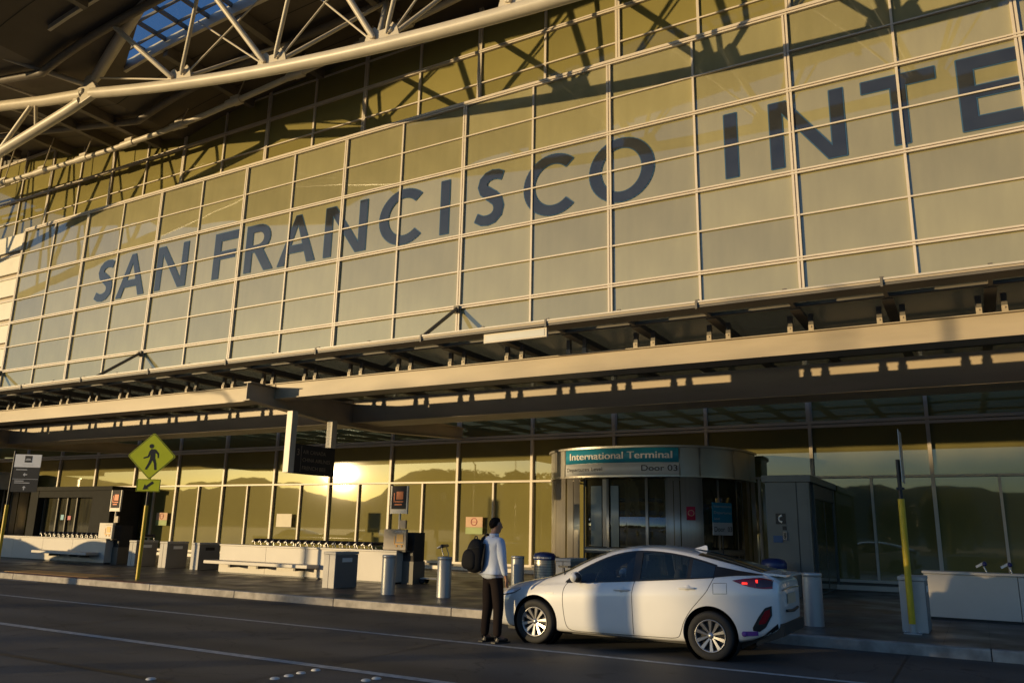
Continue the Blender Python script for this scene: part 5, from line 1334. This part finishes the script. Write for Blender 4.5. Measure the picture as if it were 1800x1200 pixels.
Tn['anR'] = ((.15,-.03,.07), (.060,.070)); Tn['anL'] = ((-.105,-.045,.07), (.060,.070)); Tn['belt'] = ((0,0,1.10),(.165,.135))
skin('trousers', Tn, [('belt','pelvis'),('pelvis','hipR'),('hipR','knR'),('knR','caR'),('caR','anR'),('pelvis','hipL'),('hipL','knL'),('knL','caL'),('caL','anL')], 'trousers', man, 'pelvis')
for (ax_, ay_, dx, dy) in ((.15,-.04,.04,.20),(-.105,-.055,.015,.20)):
    n_ = {'heel': ((ax_ - dx*.2, ay_ - .035, .045), (.040,.040)), 'mid': ((ax_ + dx*.4, ay_ + dy*.4, .045), (.042,.040)), 'toe': ((ax_ + dx, ay_ + dy, .036), (.038,.030)), 'top': ((ax_, ay_ - .005, .10), (.042,.042))}
    sh = skin('shoe', n_, [('heel','mid'),('mid','toe'),('heel','top')], 'shoe', man, 'heel')
    b = MB(); b.prism([(ax_-.043, ay_-.075),(ax_+.043, ay_-.075),(ax_+dx+.042, ay_+dy*.8),(ax_+dx+.02, ay_+dy+.035),(ax_+dx-.02, ay_+dy+.035),(ax_+dx-.042, ay_+dy*.8)], (0,0,.001), X_, Y_, Z_ * .018); b.build('sole', 'black', sh)
# hair and ear
def hair_mesh():
    rnd = random.Random(2); V = []; F = []; c = Vector((.020, .014, 1.722)); nu, nv = 48, 26
    face = Vector((.70, .71, 0))
    for j in range(nv + 1):
        th = math.pi * j / nv * .76
        for i in range(nu):
            ph = 2 * math.pi * i / nu; d = Vector((math.sin(th) * math.cos(ph), math.sin(th) * math.sin(ph), math.cos(th)))
            fr_ = max(0, d.dot(face)); lim = 1.0
            k1 = min(1, max(0, (d.dot(face) - .05) / .5)) * min(1, max(0, (.80 - d.z) / .5)); lim = 1 - .32 * k1
            k2 = min(1, max(0, (-.15 - d.z) / .4)) * min(1, max(0, (d.dot(face) + .75) / .5)); lim -= .22 * k2
            r = (.100 + .006 * math.sin(9 * ph + 5 * th) * math.sin(th * 3) + rnd.uniform(-.002, .002) + .004 * math.sin(23 * ph) * math.sin(th * 7)) * lim
            V.append(c + Vector((d.x * r * .95, d.y * r * 1.04, d.z * r * .98)))
    for j in range(nv):
        for i in range(nu): F.append((j * nu + i, j * nu + (i + 1) % nu, (j + 1) * nu + (i + 1) % nu, (j + 1) * nu + i))
    q = MB(); q.add(V, F, True); return q
hair_mesh().build('hair', 'hair', man)
b = MB(); b.lathe([(0,-.008),(.016,-.006),(.022,.002),(.016,.008),(0,.004)], (0,0,0), 'y', 12)
ear = b.build('ear', 'skin', man); ear.location = (.092, -.012, 1.70); ear.rotation_euler = (0, 0, R(48)); ear.scale = (.8, 1, 1.35)
# backpack on the left shoulder
blob = blob_
pk = empty('backpack', (-6.50, 10.86, 0), 'black backpack hanging from the left shoulder of the man in the white shirt', 'backpack', rz=R(-14))
bag = blob(0, 0, 0, .145, .10, .255, 2.6).build('bag', 'pack', pk); bag.location = (-.185, -.205, 1.245); bag.rotation_euler = (R(4), R(7), R(22))
fp = blob(0, 0, 0, .115, .045, .15, 2.8).build('front_pocket', 'pack', pk); fp.location = (-.225, -.30, 1.19); fp.rotation_euler = (R(4), R(7), R(22))
b = MB(); b.tube([(-.31,-.20,1.33),(-.25,-.315,1.35),(-.13,-.32,1.36),(-.06,-.25,1.37)], .006, 6); b.build('zip', 'rubber', pk)
def strap(P, w, m='pack'):
    q = MB(); 
    for a, b_ in zip(P, P[1:]):
        a, b_ = Vector(a), Vector(b_); t = (b_ - a).normalized(); u = Vector(w).normalized(); n_ = t.cross(u).normalized(); u = n_.cross(t)
        q.obox((a + b_) / 2, t, u, n_, (b_ - a).length / 2 + .006, .026, .006)
    return q
strap([(-.14,-.14,1.44),(-.135,-.10,1.51),(-.13,-.03,1.565),(-.13,.05,1.545),(-.14,.11,1.46),(-.15,.135,1.33),(-.18,.11,1.18),(-.22,.0,1.08),(-.24,-.12,1.06)], (1, .1, .3)).build('shoulder_strap', 'pack', pk)
strap([(-.04,-.16,1.42),(-.03,-.19,1.3),(-.05,-.2,1.12),(-.1,-.17,1.03)], (1, 0, 0)).build('loose_strap', 'pack', pk)
b = MB(); b.tube([(-.16,-.19,1.49),(-.165,-.20,1.53),(-.19,-.21,1.535),(-.205,-.215,1.49)], .009, 6); b.build('grab_handle', 'pack', pk)
